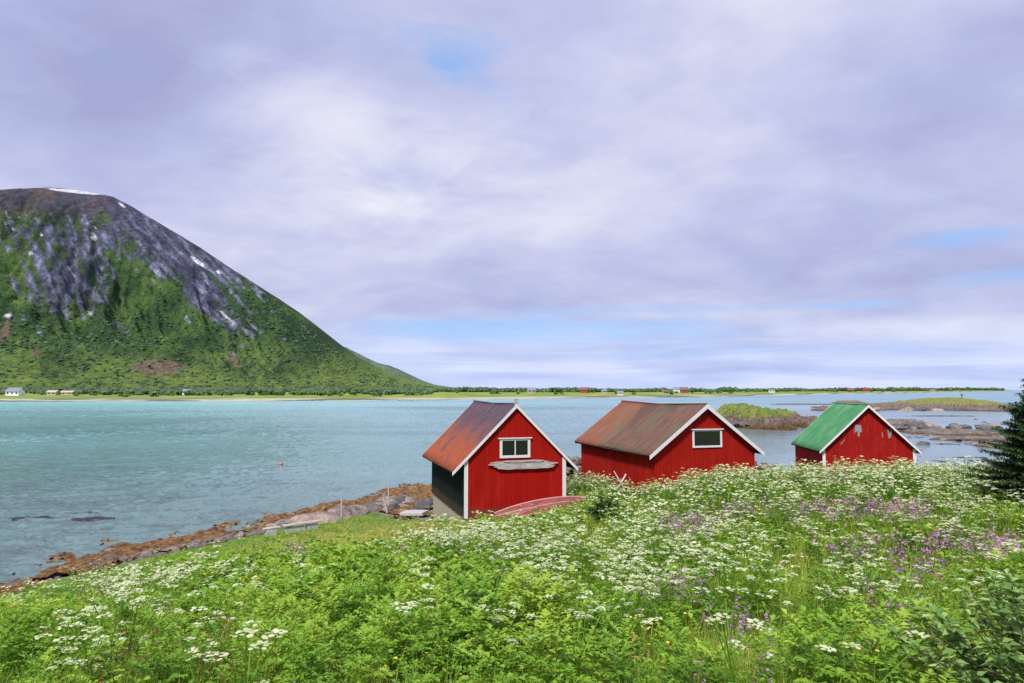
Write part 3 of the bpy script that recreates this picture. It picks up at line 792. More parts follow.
for k, (a_, b_, r_, d_, lb) in enumerate([(902, 922, 451, 1.2, 'small floating strip of brown weed nearest the right corner of the green roofed boathouse'), (930, 968, 444.5, 1.6, 'long thin dark weed strip off the sand bars'), (925, 952, 462, 1.6, 'weed strip low in the inlet just above the flowers'),
        (945, 990, 458, 1.8, 'broad weed strip in the inlet left of the spruce foot'), (910, 925, 437.5, 1.2, 'tiny weed strip right of the white bargeboard of the green roofed boathouse'), (968, 985, 461.5, 1.3, 'weed strip at the foot of the spruce'),
        (8, 62, 520, 1.1, 'dark weed patch awash in the bay at the far left'), (54, 112, 514.5, 1.0, 'long dark weed patch awash right of the far left one'), (72, 112, 519.5, .7, 'narrow weed patch awash just above the seaweed shore')]):
    isl_px(a_, b_, r_, d_, .035, weed_dark, lb, seed=31 + k, rough=.14, name='weed_strip', cat='seaweed', step=.15)

def rock_mesh(seed, flat=.65, sub=3):
    mv = Vector((seed * 3.1, seed * 1.7, 0)); bv, bf = ((IV3, IF3) if sub == 3 else (IV2, IF2))
    vs = []
    for p in bv:
        p = Vector(p); n = mn.noise(p * .9 + mv) * .55 + mn.noise(p * 2.3 + mv) * .22 + mn.noise(p * 5.5 + mv) * .07
        q = p * (1 + n); q.z *= flat
        # flattened planes as on split stone
        for a in ((.8, .3, .5), (-.6, .7, .35), (.1, -.9, .4), (-.5, -.4, .75)):
            d = Vector(a).normalized(); k = q.dot(d) - .62
            if k > 0: q -= d * k * .75
        vs.append(q)
    me = bpy.data.meshes.new('boulder'); me.from_pydata([v[:] for v in vs], [], [tuple(f) for f in bf.tolist()])
    me.polygons.foreach_set('use_smooth', [True] * len(me.polygons)); me.update()
    return me
ROCKS = [rock_mesh(k, [.6, .75, .5, .85, .65][k]) for k in range(5)]
ROCKD = [me.copy() for me in ROCKS]
for me in ROCKS: me.materials.append(shore_rock)
for me in ROCKD: me.materials.append(dark_rock)
def boulder(x, y, z, s, label, group, dark=False, sq=(1, 1, 1), k=None):
    k = RNG.integers(5) if k is None else k
    o = link_mesh('boulder', (ROCKD if dark else ROCKS)[k])
    o.location = (x, y, z); o.scale = (s * sq[0] * RNG.uniform(.8, 1.2), s * sq[1] * RNG.uniform(.8, 1.2), s * sq[2] * RNG.uniform(.8, 1.15))
    o.rotation_euler = (RNG.uniform(-.25, .25), RNG.uniform(-.25, .25), RNG.uniform(0, 6.28))
    tag(o, label, 'rock', group)
    return o
# reef boulders in the inlet
for k in range(26):
    p0 = at_z(RNG.uniform(898, 1000), RNG.uniform(427, 431), 0)
    boulder(p0[0], p0[1], .3, RNG.uniform(.45, 1.15), 'dark boulder in the row along the sand bar beside the spruce', 'boulders on the reef in the inlet', RNG.uniform() < .6, (1.3, 1, .75))
for k in range(30):
    p0 = at_z(RNG.uniform(888, 1000), RNG.uniform(419, 446), 0)
    boulder(p0[0], p0[1], .05, RNG.uniform(.25, .6), 'small dark rock breaking the surface among the sand bars of the inlet', 'small rocks in the inlet', RNG.uniform() < .7, (1.9, 1, .6))
p0 = at_z(912, 428.5, 0); boulder(p0[0], p0[1] - 1, .4, 1.5, 'largest dark flat boulder at the left end of the reef in the inlet', None, True, (1.2, 1, .6), 1)
for k in range(44):
    pxk = RNG.uniform(716, 815); p0 = at_z(pxk, 429 - 7 * RNG.uniform(0, 1) - 4 * max(0, (pxk - 785) / 30), 0)
    boulder(p0[0], p0[1] + RNG.uniform(0, 3), RNG.uniform(.15, .8), RNG.uniform(.5, 1.3), 'dark brown boulder at the waterline of the grassy islet behind the boathouses', 'boulders round the grassy islet', RNG.uniform() < .55, (1.4, 1, .8))
for k in range(34):
    p0 = at_z(RNG.uniform(872, 1000), RNG.uniform(408, 411.5), 0)
    boulder(p0[0], p0[1] + RNG.uniform(0, 8), .2, RNG.uniform(.8, 1.9), 'rough boulder along the near edge of the long low skerry', 'boulders round the long skerry', RNG.uniform() < .4, (1.7, 1, .6))
# boulders along the near shore
EDGE = [(-17.0,22.6),(-15.2,24.8),(-13.4,27.2),(-11.9,29.3),(-10.4,31.6),(-9.2,33.8),(-7.8,35.8),(-6.8,38.2),(-5.8,41.5)]
ex, ey = zip(*EDGE)
def edge_pt(t):
    t = t * (len(EDGE) - 1); i = min(int(t), len(EDGE) - 2); u = t - i
    return (EDGE[i][0] * (1 - u) + EDGE[i+1][0] * u, EDGE[i][1] * (1 - u) + EDGE[i+1][1] * u)
for k in range(120):
    t = RNG.beta(2.6, 1.3)
    x, y = edge_pt(t); off = RNG.normal(.2, .55)
    x -= off * .8; y += off * .6
    s = RNG.uniform(.16, .48) * (.55 + .75 * t)
    boulder(x, y, float(gz(x, y)) + s * .12, s, 'grey pink boulder in the band of shore stones left of the near boathouse', 'boulders along the near shore', RNG.uniform() < .18, (1.25, 1, .8))
PV, PF, off = [], [], 0
for k in range(420):
    x, y = edge_pt(RNG.uniform(-.12, .9)); x -= RNG.uniform(-.7, 1.0); y += RNG.uniform(-.5, .6); q = RNG.uniform(.05, .17)
    V = IV2 * (1 + RNG.uniform(-.16, .16, (len(IV2), 1))) * (q * RNG.uniform(1, 1.6), q, q * .65); a_ = RNG.uniform(0, 6.28)
    V = np.stack([V[:, 0] * math.cos(a_) - V[:, 1] * math.sin(a_) + x, V[:, 0] * math.sin(a_) + V[:, 1] * math.cos(a_) + y, V[:, 2] + float(gz(x, y)) + q * .2], -1)
    PV.append(V); PF.append(IF2 + off); off += len(V)
tag(np_mesh('shore_pebbles', np.concatenate(PV), np.concatenate(PF), shore_rock, smooth=False), kind='stuff')
for px_, row_, z_, s_, lb, dk in [(318, 523, .65, 1.1, 'big smooth tan slab of rock behind the first thin post on the shore', False), (426, 503, .55, .85, 'big dark boulder against the left wall of the near boathouse', True), (418, 510, .5, .6, 'dark low boulder left of the concrete footing of the near boathouse', True),
        (372, 508, .6, .62, 'grey boulder between the two taller shore posts', False), (355, 513, .6, .5, 'pale boulder right of the first thin post', False), (335, 531, .6, .55, 'purple grey flat stone right of the plank bench', False), (231, 545, .5, .5, 'pale grey boulder at the left end of the stone band', False), (214, 551, .5, .42, 'low pale boulder left of the grey one on the weed', False)]:
    p0 = at_z(px_, row_, z_)
    boulder(p0[0], p0[1], z_ - .1, s_, lb, None, dk, (1.5 if s_ > 1 else 1.2, 1, .6))
# stone wall between the two near boathouses
for k in range(110):
    u = RNG.uniform(0, 1); hgt = RNG.uniform(0, 1)
    p0 = at_z(560 + u * 26, 489, 1.45)
    x = p0[0] + RNG.normal(0, .15); y = p0[1] - .3 + hgt * .9 + RNG.normal(0, .25)
    boulder(x, y, 1.4 + hgt * (1.65 - .5 * abs(u - .5)), RNG.uniform(.16, .30), 'fist to head sized stone in the heap between the near and the middle boathouse', 'stones heaped between the boathouses', RNG.uniform() < .25)
for k in range(26):
    p0 = at_z(762 + RNG.uniform(0, 34), 468, 1.9)
    boulder(p0[0], p0[1] + 5 + RNG.normal(0, 1), 1.15 + RNG.uniform(0, .45), RNG.uniform(.2, .36), 'grey stone in the pile right of the middle boathouse behind the flowers', 'stones right of the middle boathouse', RNG.uniform() < .4)

# ------------------------------------------------------------------ seaweed belt
m = NT('seaweed'); p_ = m.pos()
n = m.noise(m.mapping(p_, (1, 1, 2)), 3.2, 7, .7, .6)
c = m.ramp(n, [(.34, (.016, .009, .005)), (.44, (.10, .040, .008)), (.53, (.22, .10, .018)), (.66, (.36, .23, .06))])
c = m.mix(m.ramp(m.noise(p_, .8, 4), [(.5, 0.), (.75, .4)]), c, (.17, .12, .07))
m.principled(c, .42, m.bump(n, 1., .22), spec=.4)
weed_mat = m.m
def weed_z(x, y):
    b_ = gz0(x, y); b_ = np.where(b_ < 0, b_ * .45, b_)
    return b_ + .02 + .16 * fbm(x * .45 + 3, y * .6, 3) + .10 * ridged(x * 2.6, y * 2.6, 4) + .24 * fbm(x * .8, y * .8, 3) + .16 * fbm(x * 4, y * 4, 3)
def weed_keep(v):
    b = gz0(v[:, 0], v[:, 1]); n = fbm(v[:, 0] * .55, v[:, 1] * .55, 4)
    hi = .38 + .04 * sstep(36, 40, v[:, 1]) + .20 * sstep(-8.5, -14, v[:, 0])
    return (b < hi + n * .5) & (b > -.8) & (v[:, 0] < -3.8) & (v[:, 2] > -.02 + .12 * fbm(v[:, 0] * 1.5, v[:, 1] * 2.5, 3) - .05)
wd = grid_mesh('seaweed_belt', np.arange(-26, -3.5, .11), np.arange(15, 50, .11), weed_z, weed_mat, keep=weed_keep)
tag(wd, kind='stuff')

# ------------------------------------------------------------------ boathouses
red1 = board_paint('falu_red', (.29, .007, .004), .14)
red2 = board_paint('falu_red_worn', (.275, .009, .005), .18, .25, (.30, .12, .10))
red3 = board_paint('falu_red_flaking', (.26, .008, .007), .20, .55, (.24, .16, .155))
green_black = board_paint('tarred_green', (.006, .013, .009), .3)
grey_white = plain('trim_white', (.58, .57, .58), .6, .08, 7, .25, .004)
concrete = plain('concrete', (.30, .26, .20), .9, .22, 5, .7, .02)
drift = driftwood()
drift2 = driftwood('grey_pole_wood', 1.15)

def roof_mat(kind):
    m = NT('roof_' + kind); o = m.coord()
    sx = m.n('ShaderNodeSeparateXYZ'); m.l(o, sx.inputs[0])
    big = m.noise(o, .9, 6, .65, .4); st = m.noise(m.mapping(o, (1, 5, 1)), 1.2, 7, .7); fine = m.noise(o, 14, 5, .7)
    if kind == 'rust':
        h = m.math('ADD', sx.outputs[2], m.math('MULTIPLY', m.math('SUBTRACT', m.math('ADD', m.math('MULTIPLY', st, .5), m.math('MULTIPLY', big, .5)), .5), 6.5))
        h = m.math('SUBTRACT', h, m.math('MULTIPLY', sx.outputs[1], .035))
        mr = m.n('ShaderNodeMapRange'); m.l(h, mr.inputs[0]); mr.inputs[1].default_value = 2.5; mr.inputs[2].default_value = 3.8
        c = m.mix(mr.outputs[0], m.ramp(big, [(.3, (.19, .042, .020)), (.5, (.25, .062, .026)), (.68, (.11, .045, .035))]), m.ramp(st, [(.35, (.04, .03, .045)), (.6, (.085, .06, .08)), (.75, (.17, .08, .075))]))
        c = m.mix(m.ramp(fine, [(.6, 0.), (.75, .5)]), c, (.14, .08, .09))
    elif kind == 'mossy':
        c = m.ramp(st, [(.3, (.06, .042, .034)), (.5, (.115, .066, .048)), (.68, (.18, .075, .055)), (.8, (.14, .11, .085))])
        yy = m.n('ShaderNodeMapRange'); m.l(m.math('ADD', sx.outputs[1], m.math('MULTIPLY', big, 1.0)), yy.inputs[0]); yy.inputs[1].default_value = 5.0; yy.inputs[2].default_value = 6.0
        c = m.mix(m.math('MULTIPLY', yy.outputs[0], .75), c, m.ramp(st, [(.3, (.13, .065, .04)), (.5, (.22, .062, .035)), (.7, (.19, .13, .08))]))
        gr = m.ramp(m.noise(o, .8, 6, .7, .8), [(.50, 0.), (.63, .6)])
        c = m.mix(gr, c, (.065, .11, .06))
    else:
        c = m.ramp(big, [(.3, (.040, .15, .065)), (.5, (.055, .20, .085)), (.7, (.11, .24, .13))])
        c = m.mix(m.ramp(m.noise(o, 1.9, 6, .75, .7), [(.60, 0.), (.70, .6)]), c, (.20, .21, .15))
        c = m.mix(m.ramp(fine, [(.62, 0.), (.75, .4)]), c, (.14, .14, .10))
    m.principled(c, .75, m.bump(fine, .3, .01), spec=.25)
    return m.m

def sheet_roof(t, name, side, w_, L, zt, zr, os_, of, mat, sag=0, pitch=.17, amp=.013, lift=.045):
    sl = (zr - zt) / (w_ / 2); ln = w_ / 2 + os_
    ys = np.arange(-of, L + of + .001, pitch / 6); ss_ = np.linspace(0, 1, 9)
    Yg, Sg = np.meshgrid(ys, ss_)
    nrm = np.array([sl, 1]) / math.hypot(sl, 1)     # (x outwards, z)
    wv = np.sin(Yg / pitch * 2 * math.pi) * amp + .008 * np.sin(Yg * 2.1 + Sg * 3)
    sagv = -sag * np.sin(np.clip((Yg + of) / (L + 2 * of), 0, 1) * math.pi) * (1 - Sg * .6)
    xo = ln * Sg; z = zr + lift - sl * xo + sagv
    xo = xo + wv * nrm[0]; z = z + wv * nrm[1]
    x = w_ / 2 + side * xo
    v = np.stack([x.ravel(), Yg.ravel(), z.ravel()], -1)
    nx, ny = len(ys), len(ss_)
    i = np.arange(nx - 1)[None] + np.arange(ny - 1)[:, None] * nx
    f_ = np.stack([i, i + 1, i + nx + 1, i + nx], -1).reshape(-1, 4)
    if side < 0: f_ = f_[:, ::-1]
    f_ = f_[:, ::-1]
    o = np_mesh(name, v, f_, mat, smooth=True, parent=t)
    md = o.modifiers.new('thickness', 'SOLIDIFY'); md.thickness = .02; md.offset = -1
    return o

def gable_boards(w_, zt, zr, y, z0, bw=.14, thick=.022, rnd=1, holes=()):
    b = MB(); n = int(round(w_ / bw)); bw = w_ / n; sl = (zr - zt) / (w_ / 2); r = random.Random(rnd)
    top = lambda x: zt + sl * min(x, w_ - x)
    for k in range(n):
        x0 = k * bw + .003; x1 = (k + 1) * bw - .003; d = r.uniform(0, .007)
        zb_ = z0 + r.uniform(-.015, .015)
        poly = [(x0, zb_), (x1, zb_), (x1, top(x1) - .01)]
        if x0 < w_ / 2 < x1: poly.append((w_ / 2, zr - .01))
        poly.append((x0, top(x0) - .01))
        b.prism(poly, y - d if y < .5 else y, (y - d + thick) if y < .5 else y + thick)
    return b
def side_boards(x, L, zt, z0f, z0b, bw=.14, thick=.022, rnd=1, sgn=-1):
    b = MB(); n = int(round(L / bw)); bw = L / n; r = random.Random(rnd)
    for k in range(n):
        y0 = .03 + k * bw + .003; y1 = y0 + bw - .006; d = r.uniform(0, .007) * sgn
        zb_ = z0f + (z0b - z0f) * k / n
        b.box(min(x + d, x + d + thick * sgn), y0, zb_, max(x + d, x + d + thick * sgn), y1, zt - .012)
    return b

def boathouse(name, X, Y, th, zb, w_, L, zt, zr, os_, of, gmat, smat, rmat, label, sag=0, corner=True, foundation=True, z0=0, barge=.13, pitch=.17):
    t = empty(name, (X, Y, zb), th)
    tag(t, label, 'boathouse', 'red boathouses above the shore')
    sl = (zr - zt) / (w_ / 2)
    gable_boards(w_, zt, zr, 0, z0, rnd=int(X * 10)).build('gable_wall', gmat, t)
    gable_boards(w_, zt, zr, L, z0, rnd=3).build('gable_wall', gmat, t)
    side_boards(0, L, zt, z0, z0, rnd=5).build('side_wall', smat, t)
    side_boards(w_, L, zt, z0, z0, rnd=6, sgn=1).build('side_wall', smat, t)
    # inner core so that no light leaks between boards
    b = MB(); b.prism([(.03, z0), (w_ - .03, z0), (w_ - .03, zt - .02), (w_/2, zr - .05), (.03, zt - .02)], .03, L - .005); b.build('frame', plain('dark_boarding', (.05, .03, .025), .9), t)
    sheet_roof(t, 'roof', -1, w_, L, zt, zr, os_, of, rmat, sag, pitch); sheet_roof(t, 'roof', 1, w_, L, zt, zr, os_, of, rmat, sag, pitch)
    for k, s in enumerate((-1, 1)):
        for yy in (-of - .03, L + of):
            b = MB(); xo = w_/2 + os_
            x0 = w_/2; x1 = w_/2 + s * xo; za = zr + .035; zc = zr + .035 - sl * xo
            b.prism([(x0, za), (x1, zc), (x1, zc - barge * 1.15), (x0, za - barge * 1.25)], yy, yy + .028)
            b.build('bargeboard', grey_white, t)
        # rafters under the eave and the fascia
        b = MB(); xe = w_/2 + s * (w_/2 + os_ - .05); ze = zt - sl * (os_ - .05)
        b.box(xe - .02, -of + .01, ze - .09, xe + .02, L + of - .01, ze + .02); b.build('fascia', green_black, t)
    if corner:
        for x in (0, w_):
            s = -1 if x == 0 else 1
            b = MB(); c0, c1 = (x - .035, x + .125) if s < 0 else (x - .125, x + .035)
            tz = zt + sl * .0 - .03
            b.box(c0, -.04, z0 - .01, c1, -.010, tz)
            b.build('corner_board', grey_white, t)
    if foundation:
        b = MB(); b.box(.04, .05, -1.5, w_ - .04, L - .05, z0 - .005); b.build('foundation', concrete, t)
    b = MB(); b.tube([(w_/2, -of + .02, zr + .05), (w_/2, L/2, zr + .05 - sag), (w_/2, L + of - .02, zr + .05)], .035, 8); b.build('ridge_cap', rmat, t)
    return t

def window(t, x0, z0, x1, z1, panes=2, fw=.11, head=True, y=-.012, sill=True):
    b = MB()
    b.box(x0, y - .045, z0, x0 + fw, y, z1); b.box(x1 - fw, y - .045, z0, x1, y, z1)
    b.box(x0 + fw + .001, y - .045, z0, x1 - fw - .001, y, z0 + fw); b.box(x0 + fw + .001, y - .045, z1 - fw * .7, x1 - fw - .001, y, z1)
    f = b.build('window', grey_white, t, bevel=.004)
    for k in range(panes):
        a = x0 + fw + (x1 - x0 - 2 * fw) * k / panes; c = x0 + fw + (x1 - x0 - 2 * fw) * (k + 1) / panes
        b = MB(); b.box(a + .012, y - .022, z0 + fw + .002, c - .012, y - .016, z1 - fw * .7 - .002); b.build('pane', glass_dark, f)
    if panes > 1:
        for k in range(1, panes):
            a = x0 + fw + (x1 - x0 - 2 * fw) * k / panes
            b = MB(); b.box(a - .022, y - .04, z0 + fw + .002, a + .022, y - .008, z1 - fw * .7 - .002); b.build('mullion', grey_white, f)
    if head:
        b = MB(); b.box(x0 - .07, y - .085, z1 + .003, x1 + .07, y + .0, z1 + .045); b.build('head_board', grey_white, f)
    return f

rust = roof_mat('rust'); mossy = roof_mat('mossy'); greenr = roof_mat('green')
B1 = dict(X=-1.935, Y=28.376, th=.295, zb=E - 5.266)
h1 = boathouse('boathouse', B1['X'], B1['Y'], B1['th'], B1['zb'], 4.4, 7.39, 2.42, 4.62, .55, .10, red1, green_black, rust,
               'red boathouse with rusty orange roof, dark green side wall and driftwood plank under its window', sag=.06)
window(h1, 1.48, 2.40, 2.82, 3.20)
for yy in (-.02, 7.42):
    b = MB(); b.box(2.2 - .07, yy - .09, 4.5, 2.2 + .07, yy + .05, 4.88 if yy < 1 else 4.76); b.build('ridge_post', drift, h1)
# driftwood plank
b = MB()
r = random.Random(5)
for k, (za, zc, xa, xb) in enumerate([(2.16, 2.26, 1.05, 3.62), (2.08, 2.19, .98, 4.05), (2.00, 2.10, 1.22, 3.92), (1.93, 2.02, 1.35, 3.85), (2.22, 2.30, 1.6, 3.4)]):
    n = 9; pts = []
    for q in range(n + 1):
        u = q / n; x = xa + (xb - xa) * u; tp = min(1, min(u, 1 - u) * 7 + .25)
        pts.append((x, (za + zc) / 2 + r.uniform(-.012, .012), (zc - za) / 2 * tp))
    up = [(x, c_ + h_) for x, c_, h_ in pts]; dn = [(x, c_ - h_) for x, c_, h_ in pts][::-1]
    b.prism(up + dn, -.10 - .008 * k, -.045 + .004 * k)
pk = b.build('driftwood_plank', drift, h1, bevel=.006)

B2 = dict(X=6.075, Y=29.44, th=.292, zb=E - 5.224)
h2 = boathouse('boathouse', B2['X'], B2['Y'], B2['th'], B2['zb'], 5.0, 8.03, 2.652, 4.55, .34, .22, red2, red2, mossy,
               'red boathouse in the middle with a brown mossy roof and a wide single dark window', sag=.10, corner=False, z0=-.25, barge=.15, pitch=.22)
window(h2, 1.85, 2.69, 3.32, 3.46, panes=1, fw=.085)
B3 = dict(X=17.967, Y=39.823, th=-.126, zb=E - 5.885)
h3 = boathouse('boathouse', B3['X'], B3['Y'], B3['th'], B3['zb'], 5.0, 5.525, 2.54, 4.97, .25, .24, red3, red3, greenr,
               'red boathouse on the right with a bright green roof, flaking paint and no window', sag=.03, z0=-.2, barge=.11)
bare = plain('bare_wood_patch', (.20, .21, .24), .8, .2)
for q in ([(1.81, 3.86), (2.13, 3.84), (2.17, 3.45), (2.05, 3.42), (2.03, 3.18), (1.93, 3.2), (1.95, 3.5), (1.78, 3.4)], [(3.55, 3.62), (3.62, 3.6), (3.66, 3.3), (3.72, 3.62), (3.8, 3.5), (3.72, 3.15), (3.6, 3.1)], [(3.25, 3.45), (3.29, 3.42), (3.31, 3.15), (3.27, 3.12)], [(1.2, 3.0), (1.25, 3.02), (1.02, 2.72), (.98, 2.74)]):
    b = MB(); b.prism(q, -.014, -.003); b.build('bare_patch', bare, h3)
b = MB(); b.bar((5.2, -.05, 2.1), (5.55, -.4, 1.75), .05, .05); b.bar((5.15, .2, 2.45), (5.5, .2, 2.25), .06, .06); b.build('bracket', drift, h3)

# ------------------------------------------------------------------ upturned rowing boat
def boat():
    bw_, L_, H_ = .64, 4.05, .40
    V = []; Fq = []
    ns, npf = 40, 21
    for i in range(ns + 1):
        t_ = -1 + 2 * i / ns
        hb = bw_ * max(0, 1 - abs(t_) ** 2.6) ** .75 + .015
        hh = H_ * (1 - .22 * abs(t_) ** 2.2)
        zoff = -.02 - .12 * abs(t_) ** 2 
        for j in range(npf):
            a = math.pi * j / (npf - 1)
            q = (j % 4) / 4.0
            step = 1 + .035 * (q - .5) * (1 if j < npf // 2 else -1)
            ca = math.cos(a); sa = math.sin(a)
            V.append((t_ * L_ / 2, hb * math.copysign(abs(ca) ** .85, ca) * step, zoff + hh * sa ** .8 * step))
    for i in range(ns):
        for j in range(npf - 1):
            Fq.append((i * npf + j, i * npf + j + 1, (i + 1) * npf + j + 1, (i + 1) * npf + j))
    t = empty('rowing_boat', (1.22, 28.62, float(gz(1.22, 28.62)) + .06), .30)
    m = NT('faded_red_hull'); o = m.coord()
    n = m.noise(m.mapping(o, (1.5, 6, 6)), 1.3, 7, .7)
    sx = m.n('ShaderNodeSeparateXYZ'); m.l(o, sx.inputs[0])
    c = m.ramp(n, [(.3, (.085, .03, .032)), (.5, (.22, .04, .04)), (.66, (.30, .10, .10)), (.8, (.38, .27, .25))])
    m.principled(c, .6, m.bump(n, .5, .01))
    link = np_mesh('hull', V, Fq, m.m, smooth=False, parent=t)
    md = link.modifiers.new('t', 'SOLIDIFY'); md.thickness = .02
    pale = plain('pale_pink_strake', (.42, .27, .25), .6, .2)
    b = MB(); b.tube([(-1 * L_/2 + L_ * i / 24, 0, (-.02 - .12 * abs(-1 + i / 12) ** 2) + H_ * (1 - .22 * abs(-1 + i / 12) ** 2.2) + .02) for i in range(25)], .028, 6); b.build('keel', pale, t)
    for s in (-1, 1):
        b = MB(); pts = []
        for i in range(25):
            t_ = -1 + i / 12
            hb = bw_ * max(0, 1 - abs(t_) ** 2.6) ** .75 + .015
            a = .62
            pts.append((t_ * L_ / 2, s * (hb * math.cos(a) ** .85 + .015), (-.02 - .12 * abs(t_) ** 2) + H_ * (1 - .22 * abs(t_) ** 2.2) * math.sin(a) ** .8 + .01))
        b.tube(pts, .022, 6); b.build('strake', pale, t)
        b = MB(); pts = [(x, s * (bw_ * max(0, 1 - abs(x / (L_/2)) ** 2.6) ** .75 + .03), -.02 - .12 * abs(x / (L_/2)) ** 2) for x, _, _ in pts]
        b.tube(pts, .032, 6); b.build('gunwale', pale, t)
    tag(t, 'faded red upturned rowing boat lying in the grass against the near boathouse', 'boat')
    e0 = float(gz(-.6, 28.1)); e1 = float(gz(3.1, 29.2))
    t.rotation_euler = (math.radians(-4), -math.atan2(e1 - e0, 3.86), .30)
boat()

# ------------------------------------------------------------------ small things on the shore
def post(px, row_b, row_t, d, lean, label, r0=.045, name='wooden_post'):
    p = at_y(px, row_b, d); q = at_y(px + lean, row_t, d)
    t = (q[0] - p[0], 0, q[2] - p[2] + .35)
    b = MB(); b.tube([(0, 0, 0), (t[0] * .5 + .01, .01, t[2] * .5), t], [r0, r0 * .9, r0 * .75], 7)
    o = b.build(name, drift2, None); o.location = (p[0], d, p[2] - .35); tag(o, label, 'post')
post(341.5, 520, 498, 33.6, 0, 'short thin grey post standing left of the taller one among the shore stones', .055)
post(388, 512, 482, 36.0, .5, 'tallest thin dark post upright among the shore stones')
post(389, 513, 497, 35.6, -6, 'leaning pale post beside the tallest one', .06)
p = at_z(414, 515, .42)
b = MB(); b.box(-.65, -.35, -.12, .65, .35, .05); o = b.build('concrete_slab', plain('pale_slab', (.36, .35, .35), .8, .12), None, bevel=.02); o.location = (p[0], p[1], .56); o.rotation_euler = (.05, -.06, -.35); tag(o, 'pale flat concrete slab in the grass left of the near boathouse', 'slab')
# plank bench
x0, y0 = -10.24, 28.71; x1, y1 = -8.32, 30.09
t = empty('plank_bench', (x0, y0, float(gz(x0 + .8, y0 + .6)) - .10), math.atan2(y1 - y0, x1 - x0)); t.scale = (.92, .9, .82)
pb = driftwood('pale_plank', 1.1); wb = plain('white_block', (.38, .39, .42), .7, .1)
b = MB(); b.box(.85, -.16, .46, 2.55, .16, .52, Matrix.Rotation(-.03, 4, 'Y')); b.build('seat', pb, t, bevel=.008)
b = MB(); b.box(-.05, -.12, .44, .72, .14, .50, Matrix.Rotation(-.02, 4, 'Y')); b.build('seat', pb, t, bevel=.008)
b = MB(); b.box(.05, -.14, -.15, .50, .10, .43, Matrix.Rotation(.06, 4, 'Y')); b.build('block', wb, t, bevel=.015)
b = MB(); b.box(.95, -.10, -.15, 1.85, .10, .40); b.build('side_board', wb, t, bevel=.01)
b = MB(); b.box(1.92, -.10, -.15, 2.45, .10, .44); b.build('side_board', wb, t, bevel=.01)
tag(t, 'low bench of weathered planks on white blocks at the grass edge above the weed', 'bench')
# pole between the boathouses
a = at_y(556, 461, 37.5); c = at_y(592, 459.5, 37.5)
b = MB(); b.tube([a, ((a[0]+c[0])/2, a[1], (a[2]+c[2])/2 - .02), c], .07, 8); o = b.build('wooden_pole', plain('tarred_pole', (.07, .055, .05), .8)); tag(o, 'dark horizontal pole spanning the gap between the near and middle boathouse', 'pole')
# white stakes leaning by the middle boathouse
for k, (pa, pb_, lb) in enumerate([((626, 492), (614, 471), 'longest pale stick leaning beside the left wall of the middle boathouse'), ((616, 492), (626, 474), 'pale stick crossing the longest one by the left wall of the middle boathouse'), ((632, 493), (630, 477), 'short upright pale stick right of the crossed ones')]):
    a = at_y(*pa, 31.5 + .05 * k); c = at_y(*pb_, 31.6 + .05 * k)
    b = MB(); b.bar(a, c, .09, .03); o = b.build('pale_stick', grey_white); tag(o, lb, 'stick')
a = at_y(757, 480, 31.0); c = at_y(755.5, 461, 31.1)
b = MB(); b.bar((a[0] + .15, a[1], a[2]), c, .14, .03); o = b.build('loose_board', red2); tag(o, 'loose red board leaning on the right corner of the middle boathouse', 'board')
# buoy and sea mark
p = at_z(281, 464.5, 0)
t = empty('buoy', (p[0], p[1], 0)); vb, fb = ico(3)
m = plain('buoy_red', (.42, .12, .13), .4, .1)
np_mesh('float', vb * (.20, .20, .17) + (0, 0, .05), fb, m, smooth=True, parent=t)
b = MB(); b.tube([(0, 0, .20), (0, 0, .30)], .03, 8); b.build('ring', m, t)
tag(t, 'small faded red buoy floating alone in the bay', 'buoy')
p = at_z(962, 399.5, 0)
t = empty('sea_mark', (p[0], p[1], 0)); b = MB(); b.tube([(0, 0, -1), (0, 0, 2.6)], .28, 8); b.build('pole', dark_rock, t)
b = MB(); b.tube([(0, 0, 2.6), (0, 0, 3.1), (0, 0, 4.2)], [.3, .75, .15], 8); b.build('topmark', dark_rock, t)
tag(t, 'tiny dark sea mark standing in open water beyond the long skerry', 'sea mark')

